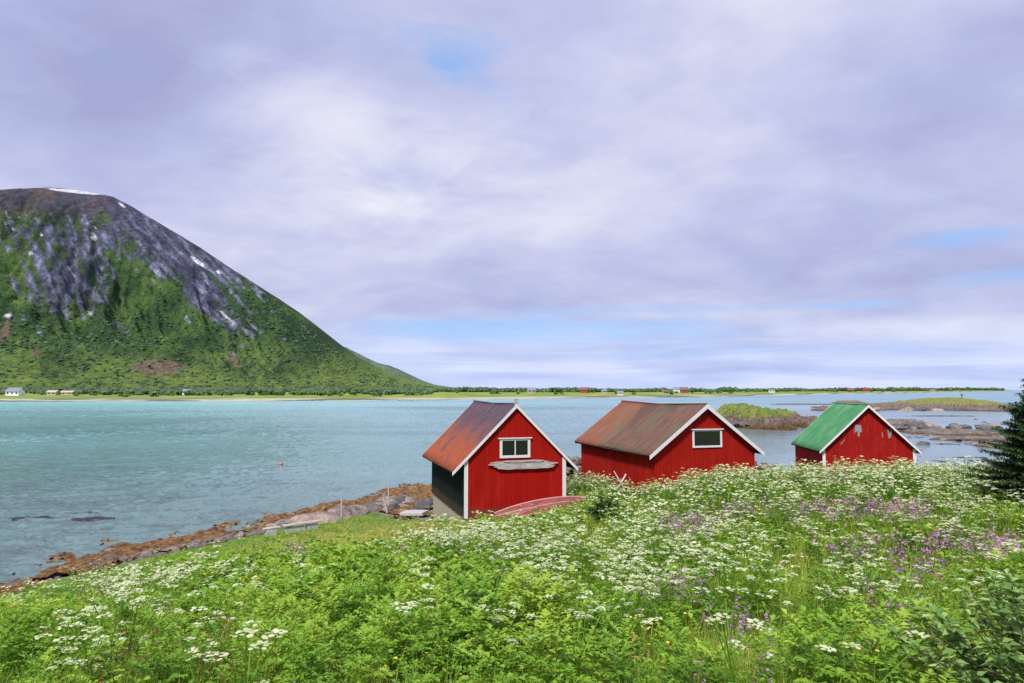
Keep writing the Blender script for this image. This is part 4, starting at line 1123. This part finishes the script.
# ------------------------------------------------------------------ foliage building blocks
class Pr:
    def __init__(s): s.V = []; s.F = []; s.T = []; s.M = []
    def quad(s, a, b, c, d, t=0.5, m=0):
        n = len(s.V); s.V += [a, b, c, d]; s.T += [t] * 4; s.F.append((n, n+1, n+2, n+3)); s.M.append(m)
    def leaf(s, base, direction, length, width, t=.5, m=0, droop=.25, cup=.15, up=None):
        d = Vector(direction).normalized(); sd_ = d.cross(Vector((0, 0, 1)))
        if sd_.length < .05: sd_ = Vector((1, 0, 0))
        sd_.normalize()
        if up is not None: sd_ = (Matrix.Rotation(up, 3, d) @ sd_)
        nn = sd_.cross(d)
        b = Vector(base); mid = b + d * length * .48 + nn * cup * width; tip = b + d * length - Vector((0, 0, droop * length))
        s.quad(b[:], (mid + sd_ * width / 2)[:], tip[:], (mid - sd_ * width / 2)[:], t, m)
    def blade(s, base, az, height, lean, width, segs=3, t=.5, m=0):
        ca, sa = math.cos(az), math.sin(az); pz = None; wx, wy = -sa * width / 2, ca * width / 2
        for i in range(segs):
            u0, u1 = i / segs, (i + 1) / segs
            def pt(u): return (base[0] + ca * lean * u ** 1.8, base[1] + sa * lean * u ** 1.8, base[2] + height * (u - .25 * (lean / height) * u ** 2.5))
            def wd(u): return (1 - u) ** .6 if u < 1 else .06
            p, q = pt(u0), pt(u1); a, c = wd(u0), wd(u1)
            s.quad((p[0]-wx*a, p[1]-wy*a, p[2]), (p[0]+wx*a, p[1]+wy*a, p[2]), (q[0]+wx*c, q[1]+wy*c, q[2]), (q[0]-wx*c, q[1]-wy*c, q[2]), t, m)
    def disc(s, c, r_, tilt, az, t=.5, m=0):
        """hexagon from two quads"""
        n = Vector((math.sin(tilt) * math.cos(az), math.sin(tilt) * math.sin(az), math.cos(tilt))); u = n.orthogonal().normalized(); v_ = n.cross(u); c = Vector(c)
        p = [(c + (u * math.cos(math.pi / 3 * k) + v_ * math.sin(math.pi / 3 * k)) * r_)[:] for k in range(6)]
        s.quad(p[0], p[1], p[2], p[3], t, m); s.quad(p[0], p[3], p[4], p[5], t, m)
    def done(s): return np.array(s.V, float), np.array(s.F), np.array(s.T), np.array(s.M)

def scatter(name, protos, pts, mats, scale, tint, height=None, kind='stuff'):
    """every plant of one kind in one mesh: copies of the prototypes turned, leaned and scaled"""
    pts = np.asarray(pts); n = len(pts)
    which = RNG.integers(len(protos), size=n); VV, FF, TT, MM = [], [], [], []; off = 0
    for k, (V, F_, T, M_) in enumerate(protos):
        ix = np.where(which == k)[0]
        if not len(ix): continue
        a = RNG.uniform(0, 2 * np.pi, len(ix)); ca, sa = np.cos(a)[:, None], np.sin(a)[:, None]
        s = scale[ix][:, None]; hz_ = s * (height[ix][:, None] if height is not None else 1)
        x = (V[None, :, 0] * ca - V[None, :, 1] * sa) * s; y = (V[None, :, 0] * sa + V[None, :, 1] * ca) * s; z = V[None, :, 2] * hz_
        lx = RNG.normal(0, .10, (len(ix), 1)); ly = RNG.normal(0, .10, (len(ix), 1))
        P_ = np.stack([x + z * lx + pts[ix, 0][:, None], y + z * ly + pts[ix, 1][:, None], z + pts[ix, 2][:, None]], -1)
        VV.append(P_.reshape(-1, 3)); FF.append((F_[None] + (np.arange(len(ix)) * len(V))[:, None, None] + off).reshape(-1, 4))
        TT.append(np.clip(T[None] + tint[ix][:, None], 0, 1).ravel()); MM.append(np.tile(M_, len(ix))); off += len(ix) * len(V)
    o = np_mesh(name, np.concatenate(VV), np.concatenate(FF), mats, np.concatenate(MM), attrs={'tint': np.concatenate(TT)})
    if kind: tag(o, kind=kind)
    return o

R = random.Random(21)
def herb(detail, fern=False, H=None):
    p = Pr(); H = H or R.uniform(.5, .75); nl_ = {2: 13, 1: 8, 0: 6}[detail]
    p.blade((0, 0, 0), 0, H, .02, .012, 1, .35)
    for i in range(nl_):
        u = (i + .5) / nl_; z = H * (.15 + .85 * u); az = i * 2.4 + R.uniform(-.4, .4)
        Lr = (.30 - .14 * u) * R.uniform(.8, 1.2); el = R.uniform(.15, .5) + .7 * u ** 3
        d = Vector((math.cos(az) * math.cos(el), math.sin(az) * math.cos(el), math.sin(el))); side = Vector((-math.sin(az), math.cos(az), 0))
        tt = R.uniform(.3, .6) + .18 * u
        if detail == 2:
            k_ = 5
            for j in range(k_):
                s_ = (j + .6) / k_; q = Vector((0, 0, z)) + d * Lr * s_ - Vector((0, 0, .10 * s_ * s_ * Lr * 3))
                ll = (.062 - .02 * s_) * R.uniform(.8, 1.25) * (1.15 if not fern else .85)
                for sg in (-1, 1):
                    dd = (side * sg + d * .6 + Vector((0, 0, R.uniform(-.25, .25))))
                    p.leaf(q, dd, ll, ll * (.55 if not fern else .36), tt + R.uniform(-.08, .08), 0, .2, .12, R.uniform(-.4, .4))
            p.leaf(Vector((0, 0, z)) + d * Lr - Vector((0, 0, .3 * Lr)), d, .065, .045, tt + .05)
        else:
            k_ = 3 if detail == 1 else 2
            for j in range(k_):
                s_ = (j + .8) / k_; q = Vector((0, 0, z)) + d * Lr * s_ * .8 - Vector((0, 0, .2 * s_ * s_ * Lr))
                ll = .10 if detail == 1 else .15
                for sg in (-1, 1): p.leaf(q, side * sg + d * .7, ll * R.uniform(.8, 1.2), ll * .55, tt + R.uniform(-.1, .1), 0, .25, .12, R.uniform(-.5, .5))
    return p.done()
def tuft(detail, H=.5, n=None):
    p = Pr(); n = n or {2: 16, 1: 11, 0: 8}[detail]
    for i in range(n):
        az = R.uniform(0, 6.28); h_ = H * R.uniform(.55, 1.1); r_ = R.uniform(0, .05 if detail else .10)
        p.blade((math.cos(az * 3) * r_, math.sin(az * 3) * r_, 0), az, h_, h_ * R.uniform(.1, .6), {2: .007, 1: .012, 0: .022}[detail] * R.uniform(.7, 1.3), {2: 3, 1: 2, 0: 2}[detail], R.uniform(.3, .7))
    return p.done()
def parsley(detail, H=None):
    p = Pr(); H = H or R.uniform(.75, 1.0); ca = R.uniform(0, 6.28)
    p.blade((0, 0, 0), ca, H * .8, .05, .012, 2, .45, 0)
    nu = R.randint(4, 7)
    for k in range(nu):
        az = k * 2.4 + R.uniform(-.3, .3); rr = R.uniform(.05, .20); z = H * R.uniform(.78, 1.03)
        c = Vector((math.cos(az) * rr, math.sin(az) * rr, z)); b0 = Vector((0, 0, H * R.uniform(.4, .65)))
        w_ = .007 if detail else .012
        p.quad((b0 + Vector((0, w_/2, 0)))[:], (b0 - Vector((0, w_/2, 0)))[:], (c - Vector((0, w_/2, .05)))[:], (c + Vector((0, w_/2, -.05)))[:], .5, 0)
        Ru = R.uniform(.035, .058) * {2: 1.0, 1: 1.15, 0: 1.12}[detail]
        if detail == 2:
            for j in range(11):
                a2 = j * 2.4; r2 = Ru * math.sqrt(j / 11.0); q = c + Vector((math.cos(a2) * r2, math.sin(a2) * r2, -r2 * r2 * 5))
                p.disc(q, Ru * .27 * R.uniform(.8, 1.15), R.uniform(0, .45), R.uniform(0, 6.28), R.uniform(.35, 1), 1)
            for j in range(3): p.blade((c.x, c.y, c.z - .055), j * 2.1, .045, .04, .004, 1, .5, 0)
        elif detail == 1:
            for j in range(5):
                a2 = j * 2.4; r2 = Ru * math.sqrt(j / 5.0) * 1.1; p.disc(c + Vector((math.cos(a2) * r2, math.sin(a2) * r2, -r2 * .25)), Ru * .42, R.uniform(0, .4), R.uniform(0, 6.28), R.uniform(.35, 1), 1)
        else:
            for j in range(2): p.disc(c + Vector((R.uniform(-.03, .03), R.uniform(-.03, .03), R.uniform(-.01, .01))), Ru * .75, R.uniform(.05, .45), R.uniform(0, 6.28), R.uniform(.3, 1), 1)
    for k in range(7 if detail else 4):
        az = R.uniform(0, 6.28); z = H * R.uniform(.12, .6)
        for j in range(4 if detail == 2 else 2):
            q = Vector((math.cos(az), math.sin(az), .25)) * (.05 + .05 * j) + Vector((0, 0, z))
            for sg in (-1, 1): p.leaf(q, (math.cos(az + sg * .9), math.sin(az + sg * .9), .1), .06 if detail == 2 else .11, .028 if detail == 2 else .05, R.uniform(.3, .6), 0)
    return p.done()
def spike(detail, H, col_m, n, rr, flo, top=.45):
    """a stem with small florets packed towards the top"""
    p = Pr(); p.blade((0, 0, 0), R.uniform(0, 6), H, .04, .006 if detail else .01, 2, .45, 0)
    for j in range(n):
        u = R.uniform(1 - top, 1.02); az = R.uniform(0, 6.28); r_ = rr * (1.25 - u) * 2
        p.disc((math.cos(az) * r_, math.sin(az) * r_, H * u), flo * R.uniform(.7, 1.2), R.uniform(.2, 1.4), az, R.uniform(.1, 1), 1)
    for j in range(5): p.leaf((0, 0, H * R.uniform(.1, .6)), (math.cos(j * 1.4), math.sin(j * 1.4), .3), .10, .03, R.uniform(.3, .6), 0)
    return p.done()
def flower(H, n, size):
    p = Pr()
    for k in range(n):
        a = R.uniform(0, 6.28); lean = R.uniform(.02, .15); h_ = H * R.uniform(.75, 1.1)
        p.blade((0, 0, 0), a, h_, lean, .005, 2, .5, 0)
        q = (math.cos(a) * lean, math.sin(a) * lean, h_ * (1 - .25 * lean / h_))
        p.disc(q, size, R.uniform(.1, .8), R.uniform(0, 6.28), R.uniform(.3, 1), 1)
    for j in range(5): p.leaf((0, 0, H * R.uniform(.1, .5)), (math.cos(j * 1.4), math.sin(j * 1.4), .3), .08, .04, R.uniform(.3, .6), 0)
    return p.done()

leaf_m = leafmat('herb_leaves', [(0, (.022, .075, .012)), (.35, (.080, .20, .018)), (.62, (.165, .325, .028)), (1, (.30, .43, .05))])
grass_m = leafmat('grass_blades', [(0, (.05, .12, .015)), (.4, (.16, .29, .025)), (.7, (.29, .40, .04)), (1, (.42, .40, .12))])
umbel_m = leafmat('umbel_white', [(0, (.27, .35, .13)), (.5, (.43, .49, .27)), (1, (.60, .64, .48))], .25)
purple_m = leafmat('cranesbill_purple', [(0, (.13, .08, .28)), (.45, (.25, .14, .43)), (.75, (.38, .15, .40)), (1, (.50, .24, .46))], .3)
pink_m = leafmat('sorrel_red', [(0, (.26, .07, .035)), (.5, (.36, .13, .07)), (1, (.44, .22, .13))], .2)
yellow_m = leafmat('buttercup_yellow', [(0, (.70, .50, .02)), (1, (.85, .68, .04))], .2)

def in_house(x, y, B, w_, L, pad=.12):
    c, s = math.cos(B['th']), math.sin(B['th']); dx = x - B['X']; dy = y - B['Y']
    u = dx * c + dy * s; v_ = -dx * s + dy * c
    return (u > -pad) & (u < w_ + pad) & (v_ > -pad) & (v_ < L + pad)
def cand(y0, y1, per_m2, side=.84, extra=1.6):
    area = 0; out = []
    n = int(per_m2 * (y1 - y0) * (side * (y0 + y1) + 2 * extra))
    y = RNG.uniform(y0, y1, n * 2); hw = side * y + extra; keep = RNG.uniform(0, side * y1 + extra, n * 2) < hw
    y = y[keep][:n]; hw = hw[keep][:n]; x = RNG.uniform(-1, 1, len(y)) * hw
    z = gz(x, y)
    k = (z > .60 + .22 * fbm(x * .8, y * .8, 3)) & ~in_house(x, y, B1, 4.4, 7.4) & ~in_house(x, y, B2, 5, 8) & ~in_house(x, y, B3, 5, 5.5)
    # the boat, the bench and the slab stand clear
    u = (x - 1.22) * math.cos(.3) + (y - 28.62) * math.sin(.3); v_ = -(x - 1.22) * math.sin(.3) + (y - 28.62) * math.cos(.3)
    k &= ~((abs(u) < 2.0) & (abs(v_) < .62))
    k &= ~((x > -11) & (x < -8) & (abs(y - 28.7 - (x + 10.24) * .72) < .35))
    k &= (x > -18) | (y < 20)
    k &= ~((y < 2.4))
    k &= ~(((x - 3.35) ** 2 + (y - 4.3) ** 2) < .55)
    return x[k], y[k], z[k]
def g2(p, r, cx_, cy_, rx, ry): return np.exp(-((p - cx_) / rx) ** 2 - ((r - cy_) / ry) ** 2)
def maps(x, y, z, dz=.45):
    p, r = px_of(x, y, z + dz)
    lawn = np.clip(g2(p, r, 400, 524, 75, 13) * 1.4 + g2(p, r, 300, 540, 70, 12) * 1.3 + g2(p, r, 455, 531, 40, 8) * .6, 0, 1)
    lush = np.clip(g2(p, r, 370, 620, 190, 52) + g2(p, r, 520, 640, 90, 40) * .6 + g2(p, r, 30, 650, 50, 30) * .9 + g2(p, r, 300, 570, 160, 22) * .6 + g2(p, r, 900, 650, 90, 40) * .5, 0, 1)
    par = .03 + .22 * g2(p, r, 610, 610, 110, 60) + .5 * g2(p, r, 130, 662, 60, 16) + sstep(520, 650, p) * (sstep(530, 486, r) * .46 + .17 * sstep(670, 560, r)) + .9 * g2(p, r, 95, 582, 42, 12) + .7 * g2(p, r, 150, 612, 30, 14) + .7 * g2(p, r, 70, 668, 60, 14) + .5 * g2(p, r, 10, 615, 20, 12) \
        + .55 * g2(p, r, 475, 548, 40, 16) + .5 * g2(p, r, 555, 560, 50, 24) + .6 * g2(p, r, 570, 615, 30, 26) + .35 * g2(p, r, 610, 610, 50, 30) + .35 * g2(p, r, 225, 590, 60, 14) + .4 * g2(p, r, 505, 655, 22, 20) + .3 * g2(p, r, 840, 610, 40, 30) + .35 * g2(p, r, 700, 545, 70, 16) + .5 * sstep(500, 478, r) * sstep(540, 640, p) + .4 * g2(p, r, 420, 545, 30, 10)
    par = par * (1 - lawn) * (1 - .75 * lush * sstep(560, 600, r) * (1 - sstep(540, 640, p)))
    pur = g2(p, r, 692, 602, 28, 5) * 1.4 + g2(p, r, 975, 551, 52, 5) * 1.3 + g2(p, r, 920, 575, 20, 6) + g2(p, r, 845, 515, 42, 5) * 1.3 + g2(p, r, 690, 531, 18, 5) + g2(p, r, 745, 642, 18, 5) * .5 + g2(p, r, 860, 560, 26, 5) * .8 + g2(p, r, 905, 640, 30, 18) * .25 + g2(p, r, 830, 480, 20, 3) * .5 + g2(p, r, 297, 554, 8, 4) * 1.6 + g2(p, r, 735, 512, 30, 5) * .4 + g2(p, r, 895, 516, 40, 5) * .5 + .003
    red = g2(p, r, 195, 652, 70, 34) * .9 + g2(p, r, 635, 660, 30, 20) * .5 + g2(p, r, 875, 625, 20, 14) * .4 + g2(p, r, 430, 640, 8, 30) * .3 + g2(p, r, 80, 612, 40, 20) * .5 + .03
    red = red * 1.7
    yel = g2(p, r, 640, 640, 60, 30) * .9 + g2(p, r, 735, 510, 30, 6) * .6 + g2(p, r, 880, 670, 30, 12) * .5 + g2(p, r, 820, 500, 60, 8) * .3 + g2(p, r, 400, 665, 30, 8) * .3 + .03
    return p, r, lawn, lush, par, pur, red, yel

PR = {d: dict(herb=[herb(d) for _ in range(5)] + [herb(d, True) for _ in range(3)], tuft=[tuft(d) for _ in range(5)], par=[parsley(d) for _ in range(6)],
              pur=[spike(d, .72, 1, [5, 11, 30][d], .05, [.024, .016, .011][d], .35) for _ in range(4)], red=[spike(d, .7, 1, [6, 10, 26][d], .03, [.02, .014, .009][d], .5) for _ in range(4)],
              yel=[flower(.6, 3, [.028, .022, .015][d]) for _ in range(4)]) for d in (0, 1, 2)}
ZONES = [(2.5, 8.5, 2), (8.5, 17, 1), (17, 36, 0)]
DENS = {2: dict(herb=30, tuft=105, par=30, pur=34, red=26, yel=18), 1: dict(herb=26, tuft=70, par=17, pur=34, red=14, yel=12), 0: dict(herb=19, tuft=46, par=18, pur=26, red=5, yel=6)}
GRP = dict(herb=('meadow_herbs', leaf_m, leaf_m), tuft=('meadow_grass', grass_m, grass_m), par=('cow_parsley', leaf_m, umbel_m), pur=('purple_cranesbill', leaf_m, purple_m), red=('red_sorrel', grass_m, pink_m), yel=('buttercups', leaf_m, yellow_m))
ZN = {2: 'foreground', 1: 'middle', 0: 'far'}
def low(x, y):
    """plants stay short in front of the boat, on the trodden strip and by the shore"""
    a = np.exp(-((x - .9) / 3.2) ** 2 - ((y - 27.0) / 2.0) ** 2)
    return (1 - .62 * a) * (.30 + .70 * sstep(.55, 1.55, gz0(x, y)))
for y0, y1, d in ZONES:
    for kind, dn in DENS[d].items():
        x, y, z = cand(y0, y1, dn)
        p, r, lawn, lush, par, pur, red, yel = maps(x, y, z)
        cl = fbm(x * .55 + 3, y * .55, 4); cl2 = fbm(x * 1.7, y * 1.7 + 8, 3)
        u = RNG.uniform(0, 1, len(x)); hmul = np.ones(len(x))
        if kind == 'herb':
            keep = u < (.26 + .80 * lush + .8 * cl) * (1 - lawn * .97) * (1 - .35 * np.clip(par, 0, 1))
            sc_ = (.72 + .30 * lush + .65 * cl + RNG.uniform(-.12, .15, len(x))); tn = .10 * lush + .60 * cl2 + .35 * cl + RNG.normal(0, .07, len(x)) + .02
        elif kind == 'tuft':
            keep = u < (.60 + .5 * lawn - .35 * lush + .5 * cl2 + .4 * np.clip(red, 0, 1))
            sc_ = (.98 + .5 * cl) * RNG.uniform(.65, 1.3, len(x)); hmul = 1 - .62 * lawn; tn = .14 + .48 * lawn + .4 * cl2 + RNG.normal(0, .10, len(x)) + .45 * (RNG.uniform(0, 1, len(x)) < .10) - .05 * lush
        elif kind == 'par':
            keep = u < par * 2.1 * sstep(-.22, .34, cl2 + .55 * cl + .25 * sstep(500, 480, r)); sc_ = RNG.uniform(.68, 1.2, len(x)); tn = RNG.normal(0, .12, len(x))
        elif kind == 'pur':
            keep = u < pur ** 1.2 * 4.6 * (1 + 1.2 * cl2); sc_ = RNG.uniform(.8, 1.15, len(x)); tn = RNG.normal(0, .15, len(x)) + .25 * sstep(585, 560, r)
        elif kind == 'red':
            keep = u < red * (.7 + 1.4 * cl); sc_ = RNG.uniform(.6, 1.05, len(x)); tn = RNG.normal(0, .15, len(x))
        else:
            keep = u < yel * (.7 + 1.2 * cl2); sc_ = RNG.uniform(.7, 1.1, len(x)); tn = RNG.normal(0, .1, len(x))
        keep &= ~((p < -40) & (y > 9)) | (RNG.uniform(0, 1, len(x)) < .5)
        lo = low(x, y)
        if kind in ('par',): keep &= (x < 1.9) | (y > 6.2)
        if kind in ('par',): keep &= (lo > .6) | ((x < -8) & (RNG.uniform(0, 1, len(x)) < .8)); lo = np.where(x < -8, lo ** .6, lo)
        if not keep.any(): continue
        nm, m1, m2 = GRP[kind]
        P3 = np.stack([x, y, z - .02], -1)[keep]
        scatter(nm + '_' + ZN[d] if False else nm, PR[d][kind], P3, [m1, m2], (sc_ * lo)[keep], tn[keep], hmul[keep])

# ------------------------------------------------------------------ spruce at the right edge
def spruce():
    H, Rb = 3.75, 2.25; d = 17.0; x = (1050 - 512) / F * d
    zg = float(gz(x, d)); t = empty('spruce_tree', (x, d, zg), .4)
    tr = MB(); tr.tube([(0, 0, -.2), (.02, 0, H * .5), (0, 0, H)], [.09, .055, .008], 9); tr.build('trunk', bark, t)
    r = random.Random(4); p = Pr(); br = MB()
    nd_ = leafmat('spruce_needles', [(0, (.015, .036, .016)), (.5, (.034, .075, .028)), (1, (.11, .19, .06))], .12)
    def needles(a, b, n, tt):
        a = Vector(a); b = Vector(b); d_ = (b - a); L = d_.length; d_.normalize(); o_ = d_.orthogonal().normalized()
        for i in range(n):
            u = (i + .5) / n; q = a + (b - a) * u; dd = Matrix.Rotation(r.uniform(0, 6.28), 3, d_) @ o_
            dd = (dd + d_ * .9); dd.z += .15
            ln = r.uniform(.05, .085)
            p.leaf(q, dd, ln, .026, tt + r.uniform(-.12, .15), 0, 0, 0)
    h = .45
    while h < H - .1:
        u = h / H; rad = Rb * (1 - u) ** .85 * r.uniform(.85, 1.12); nb_ = r.randint(9, 12) if rad > .5 else 6; a0 = r.uniform(0, 6.28)
        for k in range(nb_):
            az = a0 + k * 6.283 / nb_ + r.uniform(-.25, .25); rl = rad * r.uniform(.75, 1.12); hh = h + r.uniform(-.06, .06)
            def pt(s): return Vector((math.cos(az) * rl * s, math.sin(az) * rl * s, hh + rl * (.22 * s - .42 * s ** 2 + .26 * s ** 3.4) + .25 * u * s))
            ns = max(4, int(rl / .085)); pts = [pt(i / ns) for i in range(ns + 1)]
            br.tube(pts, [max(.003, .016 * (1 - i / ns)) for i in range(ns + 1)], 4)
            for i in range(1, ns + 1):
                s = i / ns; needles(pts[i-1], pts[i], 14, .35 + .3 * s)
                tw = (.10 + .26 * math.sin(min(1, s * 1.15) * math.pi) * min(1, rl)) * r.uniform(.8, 1.15)
                for sg in (-1, 1):
                    da = az + sg * r.uniform(.7, 1.1); e = pts[i] + Vector((math.cos(da), math.sin(da), r.uniform(-.30, .02))) * tw
                    needles(pts[i], e, max(8, int(tw / .007)), .3 + .3 * s)
                    if tw > .18:
                        m_ = pts[i].lerp(e, .5)
                        for s2 in (-1, 1):
                            e2 = m_ + Vector((math.cos(da + s2 * .8), math.sin(da + s2 * .8), -.15)) * tw * .45; needles(m_, e2, 10, .4 + .3 * s)
        h += .12 + .06 * (1 - u)
    needles((0, 0, H - .35), (0, 0, H + .1), 60, .5)
    V, Fq, T, _ = p.done()
    br.build('branches', bark, t); np_mesh('crown', V, Fq, nd_, attrs={'tint': np.clip(T, 0, 1)}, parent=t)
    tag(t, 'dark green spruce with drooping branches at the right edge of the meadow', 'spruce')
spruce()

# ------------------------------------------------------------------ broad leaved willow shrub, lower right
def willow(x, y, n, Rr, H, label, name='willow_shrub', seed=9, mat=None, ll=(.06, .10)):
    r = random.Random(seed); t = empty(name, (x, y, float(gz(x, y)))); p = Pr(); st_ = MB()
    for k in range(n):
        az = r.uniform(0, 6.28); rr = Rr * math.sqrt(r.uniform(.02, 1)); h = H * (1 - .45 * (rr / Rr) ** 2) * r.uniform(.7, 1.08)
        pts = [Vector((math.cos(az) * rr * (s ** 1.3), math.sin(az) * rr * (s ** 1.3), h * s)) for s in (0, .3, .6, .85, 1)]
        st_.tube(pts, [.008, .007, .005, .004, .002], 4)
        m_ = int(22 * h / H)
        for i in range(m_ * 3):
            s = .15 + .85 * (i + .5) / (m_ * 3) if True else 0; s = min(s, 1.0); j = min(3, int(s / .26)); q = pts[j].lerp(pts[j+1], r.uniform(0, 1)) if s < .95 else pts[4]
            a2 = r.uniform(0, 6.28); L = r.uniform(*ll); p.leaf(q, (math.cos(a2), math.sin(a2), r.uniform(-.1, .9)), L, L * .48, r.uniform(.2, .9), 0, .15, .2, r.uniform(-.5, .5))
    V, Fq, T, _ = p.done(); st_.build('stems', bark, t); np_mesh('foliage', V, Fq, mat, attrs={'tint': T}, parent=t)
    tag(t, label, 'shrub'); return t
wil = leafmat('willow_leaves', [(0, (.06, .14, .035)), (.5, (.15, .27, .06)), (.8, (.26, .38, .12)), (1, (.42, .50, .28))], .25)
willow(3.35, 4.3, 110, .95, 1.12, 'grey green broad leaved willow shrub in the lower right corner', mat=wil)
dk = leafmat('dark_leaves', [(0, (.015, .045, .014)), (1, (.05, .11, .022))], .2)
p_ = at_z(607, 538, E - 4.5); willow(p_[0], p_[1], 40, .65, .95, 'darkest green leafy clump standing among white flowers before the middle boathouse', 'dark_shrub', 5, dk, (.09, .15))
p_ = at_z(855, 605, E - 2.9); willow(p_[0], p_[1], 40, .42, .70, 'round yellow green shrub with a dark hollow below it in the right meadow', 'yellow_green_shrub', 6, leaf_m, (.04, .07))
